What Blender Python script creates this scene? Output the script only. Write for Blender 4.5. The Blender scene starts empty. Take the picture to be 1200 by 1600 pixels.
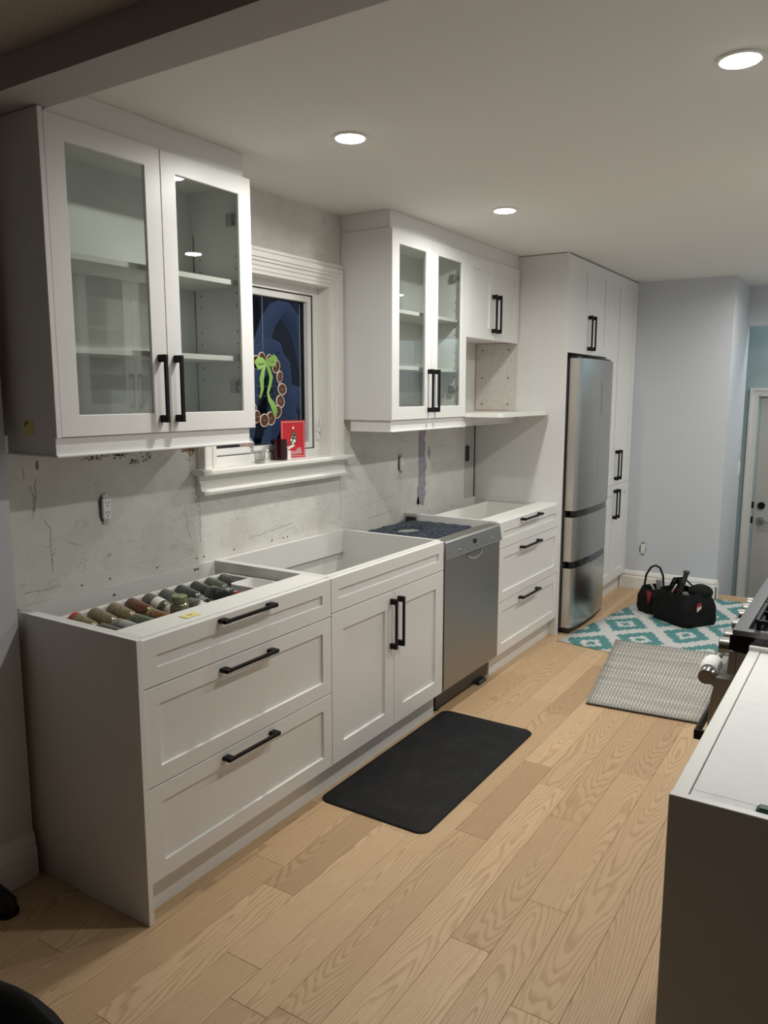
import bpy, bmesh, math, random
from mathutils import Vector, Matrix
random.seed(7)
S = bpy.context.scene
COL = S.collection
PI = math.pi

# ------------------------------------------------------------------ camera
cam_d = bpy.data.cameras.new('camera')
cam = bpy.data.objects.new('camera', cam_d); COL.objects.link(cam)
CAMP = Vector((2.3444, -1.4197, 1.5755))
yaw, pitch, roll = 0.5673, -0.1517, 0.0012
fw = Vector((-math.sin(yaw)*math.cos(pitch), math.cos(yaw)*math.cos(pitch), math.sin(pitch)))
rt = Vector((math.cos(yaw), math.sin(yaw), 0)); up = rt.cross(fw)
r2 = math.cos(roll)*rt + math.sin(roll)*up
u2 = -math.sin(roll)*rt + math.cos(roll)*up
m = Matrix.Identity(4)
for i in range(3):
    m[i][0] = r2[i]; m[i][1] = u2[i]; m[i][2] = -fw[i]; m[i][3] = CAMP[i]
cam.matrix_world = m
cam_d.sensor_fit = 'VERTICAL'; cam_d.sensor_height = 36.0
cam_d.lens = 1225.98/1600*36.0
cam_d.shift_y = 2.97/1600
cam_d.clip_start = 0.02
S.camera = cam
# ------------------------------------------------------------------ world, exposure
W = bpy.data.worlds.new('dusk'); S.world = W; W.use_nodes = True
W.node_tree.nodes['Background'].inputs[0].default_value = (0.055, 0.085, 0.165, 1)
W.node_tree.nodes['Background'].inputs[1].default_value = 0.75
S.view_settings.view_transform = 'Standard'; S.view_settings.look = 'None'
S.view_settings.gamma = 1; S.view_settings.use_curve_mapping = False
S.view_settings.exposure = 0.24
WATT = 8.6; SPREAD = 168.0     # power and beam spread of each recessed lamp
LIGHT = 17.0        # glow of each lamp's diffuser
HALL = 62.0         # emission of the landing lamp
LCOL = (1.0, 0.985, 0.935)

# ------------------------------------------------------------------ node helpers
def newmat(name, col, rough=.5, metal=0, spec=.5, **k):
    m = bpy.data.materials.new(name); m.use_nodes = True
    b = m.node_tree.nodes['Principled BSDF']
    b.inputs['Base Color'].default_value = (*col, 1)
    b.inputs['Roughness'].default_value = rough
    b.inputs['Metallic'].default_value = metal
    b.inputs['Specular IOR Level'].default_value = spec
    for a, v in k.items(): b.inputs[a.replace('_', ' ')].default_value = v
    return m
class N:
    def __init__(s, m): s.t = m.node_tree; s.b = s.t.nodes['Principled BSDF']
    def n(s, ty, **k):
        x = s.t.nodes.new(ty)
        for a, v in k.items(): setattr(x, a, v)
        return x
    def l(s, a, b): s.t.links.new(a, b)
    def put(s, sock, v):
        if hasattr(v, 'links') or isinstance(v, bpy.types.NodeSocket): s.l(v, sock)
        else: sock.default_value = v
    def m(s, op, a, b=0.0, c=0.0):
        x = s.n('ShaderNodeMath', operation=op)
        s.put(x.inputs[0], a); s.put(x.inputs[1], b); s.put(x.inputs[2], c)
        return x.outputs[0]
    def noise(s, vec, scale, detail=3, rough=.5, dist=0):
        x = s.n('ShaderNodeTexNoise'); s.l(vec, x.inputs['Vector'])
        x.inputs['Scale'].default_value = scale; x.inputs['Detail'].default_value = detail
        x.inputs['Roughness'].default_value = rough; x.inputs['Distortion'].default_value = dist
        return x.outputs['Fac']
    def mapping(s, vec, scale=(1,1,1), loc=(0,0,0), rot=(0,0,0)):
        x = s.n('ShaderNodeMapping'); s.l(vec, x.inputs[0])
        x.inputs['Scale'].default_value = scale; x.inputs['Location'].default_value = loc; x.inputs['Rotation'].default_value = rot
        return x.outputs[0]
    def coord(s, w='Object'): return s.n('ShaderNodeTexCoord').outputs[w]
    def ramp(s, f, pts):
        x = s.n('ShaderNodeValToRGB'); s.l(f, x.inputs[0]); e = x.color_ramp.elements
        while len(e) < len(pts): e.new(.5)
        for q, (p, c) in zip(e, pts): q.position = p; q.color = (*c, 1) if len(c) == 3 else c
        return x.outputs[0]
    def mix(s, f, a, b, mode='MIX'):
        x = s.n('ShaderNodeMix', data_type='RGBA', blend_type=mode)
        s.put(x.inputs[0], f)
        s.put(x.inputs[6], a if not isinstance(a, tuple) else (*a, 1)); s.put(x.inputs[7], b if not isinstance(b, tuple) else (*b, 1))
        return x.outputs[2]
    def bump(s, h, strength=.3, dist=.002):
        x = s.n('ShaderNodeBump'); s.l(h, x.inputs['Height'])
        x.inputs['Strength'].default_value = strength; x.inputs['Distance'].default_value = dist
        s.l(x.outputs[0], s.b.inputs['Normal'])
    def sep(s, v):
        x = s.n('ShaderNodeSeparateXYZ'); s.l(v, x.inputs[0]); return x.outputs
    def comb(s, a, b, c):
        x = s.n('ShaderNodeCombineXYZ'); s.put(x.inputs[0], a); s.put(x.inputs[1], b); s.put(x.inputs[2], c); return x.outputs[0]

M = {}
M['cab'] = newmat('cabinet_white', (.76, .755, .735), .38)
k = N(M['cab']); k.bump(k.noise(k.coord(), 900, 2), .05, .0005)
M['cabin'] = newmat('cabinet_inside_white', (.72, .71, .68), .45)
M['edge'] = newmat('edge_band', (.80, .79, .75), .35)
M['black'] = newmat('matte_black_metal', (.006, .006, .0065), .5, spec=.2)
M['blackplastic'] = newmat('black_plastic', (.012, .012, .014), .3)
M['gloss_black'] = newmat('gloss_black', (.006, .006, .007), .07)
M['trim'] = newmat('trim_white', (.80, .79, .74), .32)
k = N(M['trim']); k.bump(k.noise(k.coord(), 60, 3), .12, .002)
M['vinyl'] = newmat('window_vinyl', (.80, .79, .76), .35)
M['ceil'] = newmat('ceiling_paint', (.80, .79, .75), .8)
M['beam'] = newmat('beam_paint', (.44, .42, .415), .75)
M['pop'] = newmat('textured_ceiling', (.60, .54, .44), .95)
k = N(M['pop']); k.bump(k.noise(k.coord(), 160, 4, .7), 1.0, .012)
M['blue'] = newmat('pale_blue_grey_paint', (.62, .645, .685), .6)
k = N(M['blue']); k.bump(k.noise(k.coord(), 220, 2), .08, .001)
M['front'] = newmat('front_room_light_absorber', (.10, .10, .11), .7)  # dark tone on unseen walls, chosen to soak up bounced light
M['teal'] = newmat('pale_teal_paint', (.36, .44, .445), .6)
M['doorp'] = newmat('entry_door_paint', (.52, .51, .47), .4)
M['chrome'] = newmat('chrome', (.75, .75, .74), .12, 1)
M['nickel'] = newmat('nickel', (.45, .44, .42), .3, 1)
M['galv'] = newmat('galvanised_steel', (.50, .49, .46), .4, 1)
def steel(name, col, rough, stretch):
    m = newmat(name, col, rough, 1); k = N(m)
    v = k.mapping(k.coord(), stretch)
    n = k.noise(v, 30, 3)
    k.l(k.m('MULTIPLY_ADD', n, .12, rough-.06), k.b.inputs['Roughness'])
    k.bump(n, .05, .001)
    return m
M['steel'] = steel('brushed_steel', (.46, .455, .44), .25, (1, 1, 60))
M['steelh'] = steel('brushed_steel_horizontal', (.34, .34, .335), .40, (1, 60, 1))
M['steeld'] = newmat('fridge_side_steel', (.62, .58, .52), .35, .8)
M['fgrey'] = newmat('fridge_grey_body', (.10, .10, .105), .45)
M['dwin'] = newmat('dishwasher_handle_steel', (.6, .6, .58), .18, 1)
# glass: thin architectural pane
def glass(name, tint, ior=1.5, fac=None):
    m = bpy.data.materials.new(name); m.use_nodes = True; t = m.node_tree; t.nodes.clear()
    o = t.nodes.new('ShaderNodeOutputMaterial'); mx = t.nodes.new('ShaderNodeMixShader')
    tr = t.nodes.new('ShaderNodeBsdfTransparent'); gl = t.nodes.new('ShaderNodeBsdfGlossy')
    fr0 = t.nodes.new('ShaderNodeFresnel'); fr0.inputs[0].default_value = ior
    ge = t.nodes.new('ShaderNodeNewGeometry'); fr = t.nodes.new('ShaderNodeMath'); fr.operation = 'MULTIPLY'; iv = t.nodes.new('ShaderNodeMath'); iv.operation = 'SUBTRACT'; iv.inputs[0].default_value = 1.0
    t.links.new(ge.outputs['Backfacing'], iv.inputs[1]); t.links.new(iv.outputs[0], fr.inputs[0]); t.links.new(fr0.outputs[0], fr.inputs[1])
    tr.inputs[0].default_value = (*tint, 1); gl.inputs['Roughness'].default_value = 0.0
    gl.inputs[0].default_value = (.95, 1, .98, 1)
    t.links.new(fr.outputs[0], mx.inputs[0]); t.links.new(tr.outputs[0], mx.inputs[1]); t.links.new(gl.outputs[0], mx.inputs[2])
    t.links.new(mx.outputs[0], o.inputs[0]); return m
M['glass'] = glass('door_glass', (.895, .915, .90), 1.6)
M['wglass'] = glass('window_glass', (.95, .97, .97), 1.25)
M['jarglass'] = glass('jar_glass', (.9, .92, .88), 1.45)
def emit(name, col, st):
    m = bpy.data.materials.new(name); m.use_nodes = True
    b = m.node_tree.nodes['Principled BSDF']; b.inputs['Base Color'].default_value = (.8, .8, .8, 1)
    b.inputs['Emission Color'].default_value = (*col, 1); b.inputs['Emission Strength'].default_value = st
    return m
M['lamp'] = emit('lamp_glow', LCOL, LIGHT)
M['hall'] = emit('landing_lamp_glow', (.88, .96, 1.0), HALL)

# plaster: rough old wall
M['plaster'] = newmat('old_plaster', (.66, .65, .60), .8)
k = N(M['plaster']); c = k.coord()
n1 = k.noise(c, 3.5, 6, .65); n2 = k.noise(k.mapping(c, (1, 1.0, 2.2)), 9, 7, .7, 1.2); n3 = k.noise(c, 60, 4, .6)
colr = k.ramp(n1, [(.30, (.60, .585, .53)), (.5, (.68, .67, .62)), (.72, (.74, .735, .69))])
smudge = k.ramp(n2, [(.57, (0, 0, 0)), (.64, (1, 1, 1))])
colr = k.mix(k.m('MULTIPLY', smudge, .30), colr, (.40, .39, .36))
pits = k.ramp(k.noise(k.mapping(c, (1, .6, 2)), 26, 5, .8), [(.70, (0, 0, 0)), (.74, (1, 1, 1))])
colr = k.mix(k.m('MULTIPLY', pits, .5), colr, (.30, .28, .25))
k.l(colr, k.b.inputs['Base Color'])
h = k.m('ADD', k.m('MULTIPLY', n2, 1.0), k.m('MULTIPLY', n3, .18)); k.bump(h, .28, .010)

# oak planks: nested rings cut through a tapering log, offset per plank
M['oak'] = newmat('oak_plank', (.55, .38, .24), .45)
k = N(M['oak']); c = k.coord(); info = k.n('ShaderNodeObjectInfo'); rnd = info.outputs['Random']
sx, sy, sz = k.sep(c)
r1 = k.m('FRACT', k.m('MULTIPLY', rnd, 37.7)); r2_ = k.m('FRACT', k.m('MULTIPLY', rnd, 91.3)); r3 = k.m('FRACT', k.m('MULTIPLY', rnd, 173.9))
oy = k.m('ADD', sy, k.m('MULTIPLY', rnd, 53.0)); oxx = k.m('ADD', sx, k.m('MULTIPLY', r1, 17.0))
vv = k.comb(oxx, oy, 0.0)
wob = k.m('SUBTRACT', k.noise(k.mapping(vv, (4.5, .8, 1)), 1.0, 3, .5), .5)
wob2 = k.m('SUBTRACT', k.noise(k.mapping(vv, (22, 5, 1)), 1.0, 2, .5), .5)
cxo = k.m('SUBTRACT', sx, k.m('MULTIPLY_ADD', r2_, .16, -.08))
dep = k.m('ADD', k.m('MULTIPLY_ADD', sy, .07, k.m('MULTIPLY_ADD', r3, .12, -.06)), k.m('MULTIPLY', wob, .17))
rad = k.m('SQRT', k.m('ADD', k.m('MULTIPLY', cxo, cxo), k.m('ADD', k.m('MULTIPLY', dep, dep), 0.00005)))
rad = k.m('ADD', rad, k.m('MULTIPLY', wob2, .0045))
ring = k.m('FRACT', k.m('MULTIPLY', rad, 125.0))
ring = k.ramp(ring, [(0, (0, 0, 0)), (.45, (.05, .05, .05)), (.80, (1, 1, 1)), (.93, (.8, .8, .8)), (1.0, (0, 0, 0))])
fib = k.noise(k.mapping(vv, (420, 9, 1)), 1.0, 3, .6)
fibm = k.ramp(fib, [(.42, (1, 1, 1)), (.60, (.0, .0, .0))])
tone = k.ramp(k.m('FRACT', k.m('MULTIPLY', rnd, 311.0)), [(0, (.46, .305, .172)), (.3, (.53, .36, .205)), (.65, (.585, .405, .235)), (1, (.66, .465, .28))])
big = k.noise(k.mapping(vv, (9, 1.6, 1)), 1.0, 3)
tone = k.mix(k.m('MULTIPLY', big, .30), tone, (.48, .34, .21))
dark = k.mix(1.0, tone, (.68, .62, .54), 'MULTIPLY')
amt = k.m('MULTIPLY', ring, k.m('MULTIPLY_ADD', fibm, .55, .40))
colr = k.mix(amt, tone, dark)
colr = k.mix(k.m('MULTIPLY', fibm, .16), colr, dark)
k.l(colr, k.b.inputs['Base Color'])
k.l(k.m('MULTIPLY_ADD', ring, .10, .42), k.b.inputs['Roughness'])
k.bump(k.m('SUBTRACT', fib, k.m('MULTIPLY', ring, .3)), .08, .001)
M['subfloor'] = newmat('plank_joint_brown', (.10, .06, .035), .8)

# ------------------------------------------------------------------ mesh helpers
def B(): return bmesh.new()
def box(bm, x0, x1, y0, y1, z0, z1, b=0, mi=0):
    if x0 > x1: x0, x1 = x1, x0
    if y0 > y1: y0, y1 = y1, y0
    if z0 > z1: z0, z1 = z1, z0
    vs = [bm.verts.new((x, y, z)) for x in (x0, x1) for y in (y0, y1) for z in (z0, z1)]
    F = [bm.faces.new([vs[i] for i in q]) for q in ((0,1,3,2),(4,6,7,5),(0,4,5,1),(2,3,7,6),(0,2,6,4),(1,5,7,3))]
    for f in F: f.material_index = mi
    if b > 0:
        es = list({e for f in F for e in f.edges})
        bmesh.ops.bevel(bm, geom=es, offset=b, segments=1, affect='EDGES', profile=.5, material=-1)
    return bm
def basis(d):
    d = Vector(d).normalized(); a = Vector((0, 0, 1)) if abs(d.z) < .9 else Vector((1, 0, 0))
    u = d.cross(a).normalized(); return u, d.cross(u).normalized(), d
def ringv(bm, c, u, v, r, n, ry=None):
    ry = r if ry is None else ry
    return [bm.verts.new(Vector(c) + u*math.cos(2*PI*i/n)*r + v*math.sin(2*PI*i/n)*ry) for i in range(n)]
def skin(bm, A, C, mi=0):
    n = len(A)
    for i in range(n):
        f = bm.faces.new((A[i], A[(i+1) % n], C[(i+1) % n], C[i])); f.material_index = mi; f.smooth = True
def cyl(bm, p0, p1, r0, r1=None, n=16, caps=True, mi=0):
    r1 = r0 if r1 is None else r1
    p0, p1 = Vector(p0), Vector(p1); u, v, d = basis(p1-p0)
    A = ringv(bm, p0, u, v, r0, n); C = ringv(bm, p1, u, v, r1, n); skin(bm, A, C, mi)
    if caps: bm.faces.new(A).material_index = mi; bm.faces.new(C).material_index = mi
    return bm
def tube(bm, pts, r, n=8, mi=0, flat=None):
    pts = [Vector(p) for p in pts]; prev = None; rs = r if isinstance(r, (list, tuple)) else [r]*len(pts)
    first = None; u = None
    for i, p in enumerate(pts):
        d = (pts[min(i+1, len(pts)-1)] - pts[max(i-1, 0)]).normalized()
        if u is None: u, v, _ = basis(d)
        else: u = (u - d*u.dot(d)).normalized(); v = d.cross(u)
        R = ringv(bm, p, u, v, rs[i], n, rs[i]*(flat or 1))
        if prev: skin(bm, prev, R, mi)
        else: first = R
        prev = R
    bm.faces.new(first); bm.faces.new(prev); return bm
def lathe(bm, prof, c, axis=(0, 0, 1), n=20, mi=0):
    u, v, d = basis(axis); c = Vector(c); prev = None
    for j, (r, h) in enumerate(prof):
        R = ringv(bm, c+d*h, u, v, max(r, 1e-4), n)
        if prev: skin(bm, prev, R, mi)
        else: bm.faces.new(R).material_index = mi
        prev = R
    bm.faces.new(prev).material_index = mi; return bm
def prism(bm, poly, axis, t0, t1, mi=0):
    # poly: 2D points in the two other axes (order xyz without axis)
    def P(a, b, t):
        return {'x': (t, a, b), 'y': (a, t, b), 'z': (a, b, t)}[axis]
    A = [bm.verts.new(P(a, b, t0)) for a, b in poly]; C = [bm.verts.new(P(a, b, t1)) for a, b in poly]
    n = len(poly)
    for i in range(n): bm.faces.new((A[i], A[(i+1) % n], C[(i+1) % n], C[i])).material_index = mi
    bm.faces.new(A).material_index = mi; bm.faces.new(C).material_index = mi; return bm
def ring_prism(bm, outer, inner, axis, t0, t1):
    def P(a, b, t): return {'x': (t, a, b), 'y': (a, t, b), 'z': (a, b, t)}[axis]
    n = len(outer); V = [[bm.verts.new(P(a, b, t)) for a, b in L] for t in (t0, t1) for L in (outer, inner)]
    o0, i0, o1, i1 = V
    for i in range(n):
        j = (i+1) % n
        for q in ((o0[i], o0[j], i0[j], i0[i]), (o1[i], o1[j], i1[j], i1[i]), (o0[i], o0[j], o1[j], o1[i]), (i0[i], i0[j], i1[j], i1[i])): bm.faces.new(q)
    return bm
def rect(a0, a1, b0, b1): return [(a0, b0), (a1, b0), (a1, b1), (a0, b1)]
def rrect(a0, a1, b0, b1, r, n=6):
    o = []
    for cx, cy, s in ((a1-r, b0+r, -90), (a1-r, b1-r, 0), (a0+r, b1-r, 90), (a0+r, b0+r, 180)):
        for i in range(n+1):
            t = math.radians(s + 90*i/n); o.append((cx+r*math.cos(t), cy+r*math.sin(t)))
    return o
def sphere(bm, c, r, sc=(1, 1, 1), sub=2):
    mm = Matrix.Translation(c) @ Matrix.Diagonal((sc[0]*r, sc[1]*r, sc[2]*r, 1))
    bmesh.ops.create_icosphere(bm, subdivisions=sub, radius=1, matrix=mm); return bm
def worldloc(p):
    v = Vector((0, 0, 0))
    while p is not None: v += p.location; p = p.parent
    return v
def obj(name, bm, mat, parent=None, smooth=None, local=False, label=None):
    """one mesh object; vertices are given in world space unless local"""
    bmesh.ops.recalc_face_normals(bm, faces=bm.faces)
    if parent is not None and not local:
        bmesh.ops.translate(bm, verts=bm.verts, vec=-worldloc(parent))
    me = bpy.data.meshes.new(name); bm.to_mesh(me); bm.free()
    for mm in (mat if isinstance(mat, (list, tuple)) else [mat]): me.materials.append(mm)
    if smooth:
        me.shade_smooth(); me.set_sharp_from_angle(angle=math.radians(smooth if smooth is not True else 35))
    o = bpy.data.objects.new(name, me); COL.objects.link(o)
    if parent is not None: o.parent = parent
    if label: o['label'] = label
    return o
def tag(o, label, cat, group=None):
    o['label'] = label; o['category'] = cat
    if group: o['group'] = group
    return o
def thing(name, label, cat, loc=(0, 0, 0), rz=0, group=None):
    o = bpy.data.objects.new(name, None); COL.objects.link(o); o.empty_display_size = .1
    o.location = loc; o.rotation_euler = (0, 0, rz); return tag(o, label, cat, group)
def struct(name, bm, mat, parent=None, smooth=None, label=None):
    o = obj(name, bm, mat, parent, smooth)
    if parent is None: o['kind'] = 'structure'
    if label: o['label'] = label
    return o
def copy_tree(o, parent=None):
    c = o.copy(); COL.objects.link(c)
    if parent is not None: c.parent = parent
    for ch in list(o.children): copy_tree(ch, c)
    return c

# ------------------------------------------------------------------ dimensions
HC = 2.439; ZT = .886; XR = 2.70; FX = .608; Y1, Y2, Y3, Y4 = .9305, 1.84, 2.484, 3.405
UZ0, UZ1, UX = 1.446, 2.355, .30

# ------------------------------------------------------------------ STRUCTURE
fl = B(); box(fl, -.14, 2.85, -4.2, 5.13, -.06, -.0125)
floor = struct('floor', fl, M['subfloor'], label='light oak plank floor running the length of the kitchen')
pw = .127; x = -.010; row = 0
while x < 2.84:
    y = -1.95 - random.random()*.8
    while y < 5.13:
        L = random.choice((.45, .65, .8, 1.0, 1.25, 1.5, 1.8))
        a, b_ = max(y, -2.6), min(y+L, 5.13)
        if b_-a > .03:
            x1 = min(x+pw, 2.84); cx_, cy_ = (x+x1)/2, (a+b_)/2
            bb = B(); box(bb, x-cx_+.0004, x1-cx_-.0004, a-cy_+.0004, b_-cy_-.0004, -.012, 0, .0007)
            o = obj('plank', bb, M['oak'], None); o.parent = floor; o.location = (cx_, cy_, 0)
        y += L
    x += pw; row += 1
bb = B(); box(bb, -.14, 2.85, -4.2, -2.62, -.0125, 0); obj('rear_boards', bb, M['oak'], floor)
# nosing and steps down to the landing
bb = B(); box(bb, 1.325, 2.85, 5.131, 5.16, -.04, 0, .006); struct('trim_1', bb, M['oak'], label='oak stair nosing at the end of the kitchen floor')
bb = B()
box(bb, 1.325, 2.85, 5.16, 5.45, -.25, -.17); box(bb, 1.325, 2.85, 5.45, 5.75, -.42, -.34); box(bb, 1.325, 2.85, 5.13, 5.16, -.17, -.0401)
box(bb, 1.325, 2.85, 5.42, 5.45, -.34, -.25); box(bb, 1.0, 2.85, 5.75, 6.35, -.55, -.47)
struct('floor_landing', bb, M['subfloor'], label='lower landing with steps behind the kitchen')

# left wall with window opening
OY0, OY1, OZ0, OZ1 = .952, 1.742, 1.262, 2.082
bb = B()
e = .0125; box(bb, -.16, 0, -.02, OY0-e, 0, HC); box(bb, -.16, 0, OY1+e, 5.0, 0, HC); box(bb, -.16, 0, OY0-e, OY1+e, 0, OZ0-.014); box(bb, -.16, 0, OY0-e, OY1+e, OZ1+e, HC)
wall_left = struct('wall_left', bb, M['plaster'], label='stripped plaster wall with cracks and stains behind the cabinets')
def wpoly(name, pts, mat, t=.0012):
    bb = B(); prism(bb, pts, 'x', 0.0, t); return obj(name, bb, mat, wall_left)
M['purple'] = newmat('purple_wallboard_paper', (.30, .27, .33), .85)
k = N(M['purple']); n = k.noise(k.coord(), 30, 5, .7)
k.l(k.ramp(n, [(.35, (.30, .265, .34)), (.6, (.37, .34, .40)), (.75, (.55, .54, .52))]), k.b.inputs['Base Color'])
pp = []; zz = 1.40
while zz > .905: pp.append((2.645+random.uniform(-.004, .004) - (.015 if zz < 1.02 else 0), zz)); zz -= .02
pp2 = []; zz = .905
while zz < 1.41: pp2.append((2.715+random.uniform(-.006, .014) + (.01 if .95 < zz < 1.2 else 0), zz)); zz += .018
wpoly('wallboard_strip', pp+pp2, M['purple'])
M['tan'] = newmat('torn_paper_brown', (.33, .20, .12), .9)
M['crack'] = newmat('crack_dark', (.10, .09, .08), .9)
M['scar'] = newmat('chipped_plaster', (.47, .44, .38), .95)
def blob(cy, cz, ry, rz, mat, n=13, name='plaster_scar'):
    wpoly(name, [(cy+ry*random.uniform(.55, 1.1)*math.cos(2*PI*i/n), cz+rz*random.uniform(.5, 1.1)*math.sin(2*PI*i/n)) for i in range(n)], mat)
def crack(pts, w=.0011):
    w *= .75
    bb = B(); q = []
    for (a, b_), (c_, d) in zip(pts, pts[1:]):
        s = max(2, int(math.hypot(c_-a, d-b_)/.012))
        for i in range(s): t = i/s; q.append((.0004, a+(c_-a)*t+random.uniform(-.004, .004), b_+(d-b_)*t+random.uniform(-.002, .002)))
    q.append((.0004, *pts[-1])); tube(bb, q, [w*random.uniform(.4, 1.3) for _ in q], 4); obj('crack', bb, M['crack'], wall_left)
crack([(.128, 1.30), (.125, 1.24), (.118, 1.19)], .0009); crack([(.105, 1.275), (.118, 1.235), (.112, 1.17)], .0012); crack([(.145, 1.16), (.175, 1.12), (.168, 1.06), (.172, .98)], .0009)
crack([(.085, 1.335), (.086, 1.30)]); crack([(.06, .925), (.20, .922)], .0008); crack([(.235, 1.07), (.29, 1.05)], .0007)
crack([(.855, 1.17), (.857, 1.07), (.854, .97)], .0013); crack([(.83, 1.16), (.84, 1.13), (.85, 1.12)]); crack([(.78, 1.10), (.80, .99)], .0006)
crack([(1.84, 1.17), (1.842, 1.05), (1.84, .93)], .0007); crack([(1.15, .94), (1.45, .97)], .0007); crack([(2.0, .97), (2.35, 1.0)], .0006)
crack([(2.38, 1.37), (2.36, 1.35)], .001); crack([(2.37, .92), (2.1, .905)], .001)
blob(.138, 1.345, .007, .022, M['tan']); blob(.43, 1.366, .035, .004, M['tan'], 17)
def chips(name, mat, spots, r=.0035):
    bb = B()
    for cy_, cz_, ry_, rz_, cnt in spots:
        for _ in range(cnt):
            a_, b2 = cy_+random.gauss(0, ry_*.5), min(cz_+random.gauss(0, rz_*.5), 1.384); s_ = r*random.uniform(.3, 1.3); ph = random.random()*6
            prism(bb, [(a_+s_*random.uniform(.5, 1.6)*math.cos(ph+i*1.05), b2+s_*random.uniform(.4, 1)*math.sin(ph+i*1.05)) for i in range(6)], 'x', 0, .0013)
    obj(name, bb, mat, wall_left)['kind'] = 'stuff'
chips('paint_chips', M['crack'], ((.36, 1.350, .05, .010, 30), (.46, 1.358, .06, .014, 55), (.53, 1.325, .03, .014, 22), (.60, 1.335, .02, .02, 16), (.80, 1.36, .04, .016, 22)))
chips('paint_flakes', M['tan'], ((.44, 1.366, .06, .010, 30), (.82, 1.352, .03, .03, 26)), .004)
chips('pale_scuffs', M['scar'], ((.29, .985, .02, .04, 22), (.40, .99, .02, .02, 12), (.36, 1.26, .03, .02, 12), (.17, 1.05, .015, .05, 14), (1.2, .96, .2, .02, 20)), .0025)
blob(.835, 1.360, .016, .022, M['scar']); blob(.80, 1.352, .04, .009, M['tan']); 
blob(.852, 1.225, .012, .045, M['scar']); blob(2.77, 1.22, .012, .05, M['purple'], 15); blob(2.64, .935, .022, .03, M['purple'], 15)
# greyish wallboard joint and dark slot beside the tall panel
bb = B(); box(bb, 0, .0015, 3.255, 3.375, .88, 1.40); obj('wallboard_joint', bb, newmat('bare_wallboard', (.47, .46, .43), .85), wall_left)
bb = B(); box(bb, 0, .002, 3.388, 3.4045, .88, 1.43); obj('dark_gap', bb, M['crack'], wall_left)
# screws and dots along the back
for yy in (.28, .40, .62, .83, .87, 1.05, 1.30, 1.38, 1.41):
    bb = B(); cyl(bb, (0, yy, ZT+.022), (.002, yy, ZT+.022), .0035, n=8); obj('screw_hole', bb, M['crack'], wall_left)

# front room
bb = B(); box(bb, -.16, .085, -4.2, -.021, 0, 2.5); struct('wall_front_left', bb, M['blue'], label='painted wall of the dark front room left of the cabinets')
bb = B(); prism(bb, [(.085, 0), (.103, 0), (.103, .10), (.097, .108), (.097, .128), (.091, .150), (.085, .156)], 'y', -4.2, -.021)
struct('baseboard_front_left', bb, M['trim'], label='white baseboard in the dark lower left corner')
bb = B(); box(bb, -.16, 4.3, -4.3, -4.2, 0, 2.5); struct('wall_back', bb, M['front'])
bb = B(); box(bb, XR, 2.85, -.3, 6.35, 0, HC); box(bb, XR, 2.85, 5.13, 6.35, -.5, 0); struct('wall_right', bb, M['blue'])
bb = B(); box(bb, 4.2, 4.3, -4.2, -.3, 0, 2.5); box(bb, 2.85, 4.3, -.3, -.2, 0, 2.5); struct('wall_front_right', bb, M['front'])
bb = B(); box(bb, 2.85, 4.3, -4.2, -.2, -.06, 0); struct('floor_front', bb, M['oak'])
bb = B(); box(bb, -.16, 4.3, -4.2, -.10, 2.446, 2.5); struct('ceiling_front', bb, M['pop'], label='dark textured ceiling of the front room at the top left')
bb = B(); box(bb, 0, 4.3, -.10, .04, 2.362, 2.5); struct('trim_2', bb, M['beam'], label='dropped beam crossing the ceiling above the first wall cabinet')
bb = B(); box(bb, -.16, 2.85, .04, 6.35, HC, 2.5); struct('ceiling', bb, M['ceil'], label='smooth white kitchen ceiling with recessed lamps')
# end of the kitchen
bb = B(); box(bb, -.16, 1.325, 4.99, 5.78, 0, HC); box(bb, 1.0, 1.325, 5.0, 5.78, -.5, 0); struct('wall_end', bb, M['blue'], label='pale blue grey wall at the far end of the kitchen')
bb = B(); box(bb, 1.325, XR, 5.70, 5.80, 2.126, HC); struct('wall_header', bb, M['blue'], label='header over the opening to the landing')
DY = 6.20
bb = B(); box(bb, 1.0, 1.40, DY, DY+.14, -.5, HC); box(bb, 2.40, XR, DY, DY+.14, -.5, HC); box(bb, 1.40, 2.40, DY, DY+.14, 1.55, HC); box(bb, .9, 1.0, 5.78, DY+.14, -.5, HC)
struct('wall_landing', bb, M['teal'], label='pale teal wall around the side door')
prof = [(4.99, 0), (4.972, 0), (4.972, .095), (4.979, .104), (4.977, .118), (4.984, .138), (4.99, .150)]
bb = B(); prism(bb, prof, 'x', .58, 1.333); struct('baseboard_end', bb, M['trim'], label='tall white moulded baseboard under the end wall')
bb = B(); prism(bb, [(1.325, 0), (1.343, 0), (1.343, .095), (1.336, .104), (1.338, .118), (1.331, .138), (1.325, .15)], 'y', 4.972, 5.01); struct('baseboard_return', bb, M['trim'])
# side door on the landing
bb = B(); y0 = DY-.022
ring = [(1.31, -.47), (1.31, 1.63), (2.49, 1.63), (2.49, -.47), (2.42, -.47), (2.42, 1.56), (1.38, 1.56), (1.38, -.47)]
prism(bb, ring, 'y', y0, DY)
ring = [(1.31, -.47), (1.31, 1.63), (2.49, 1.63), (2.49, -.47), (2.47, -.47), (2.47, 1.61), (1.33, 1.61), (1.33, -.47)]
prism(bb, ring, 'y', y0-.012, y0)
door1 = struct('door_1', bb, M['trim'], label='pale side door in a moulded casing on the lower landing')
bb = B(); box(bb, 1.40, 2.40, DY+.01, DY+.05, -.455, 1.545, .003); dl = obj('door_leaf', bb, M['doorp'], door1)
for zz in (.66, .60):
    pass
bb = B(); cyl(bb, (1.462, DY+.01, .60), (1.462, DY-.012, .60), .03, n=20); obj('deadbolt', bb, M['black'], dl, 30)
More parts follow.
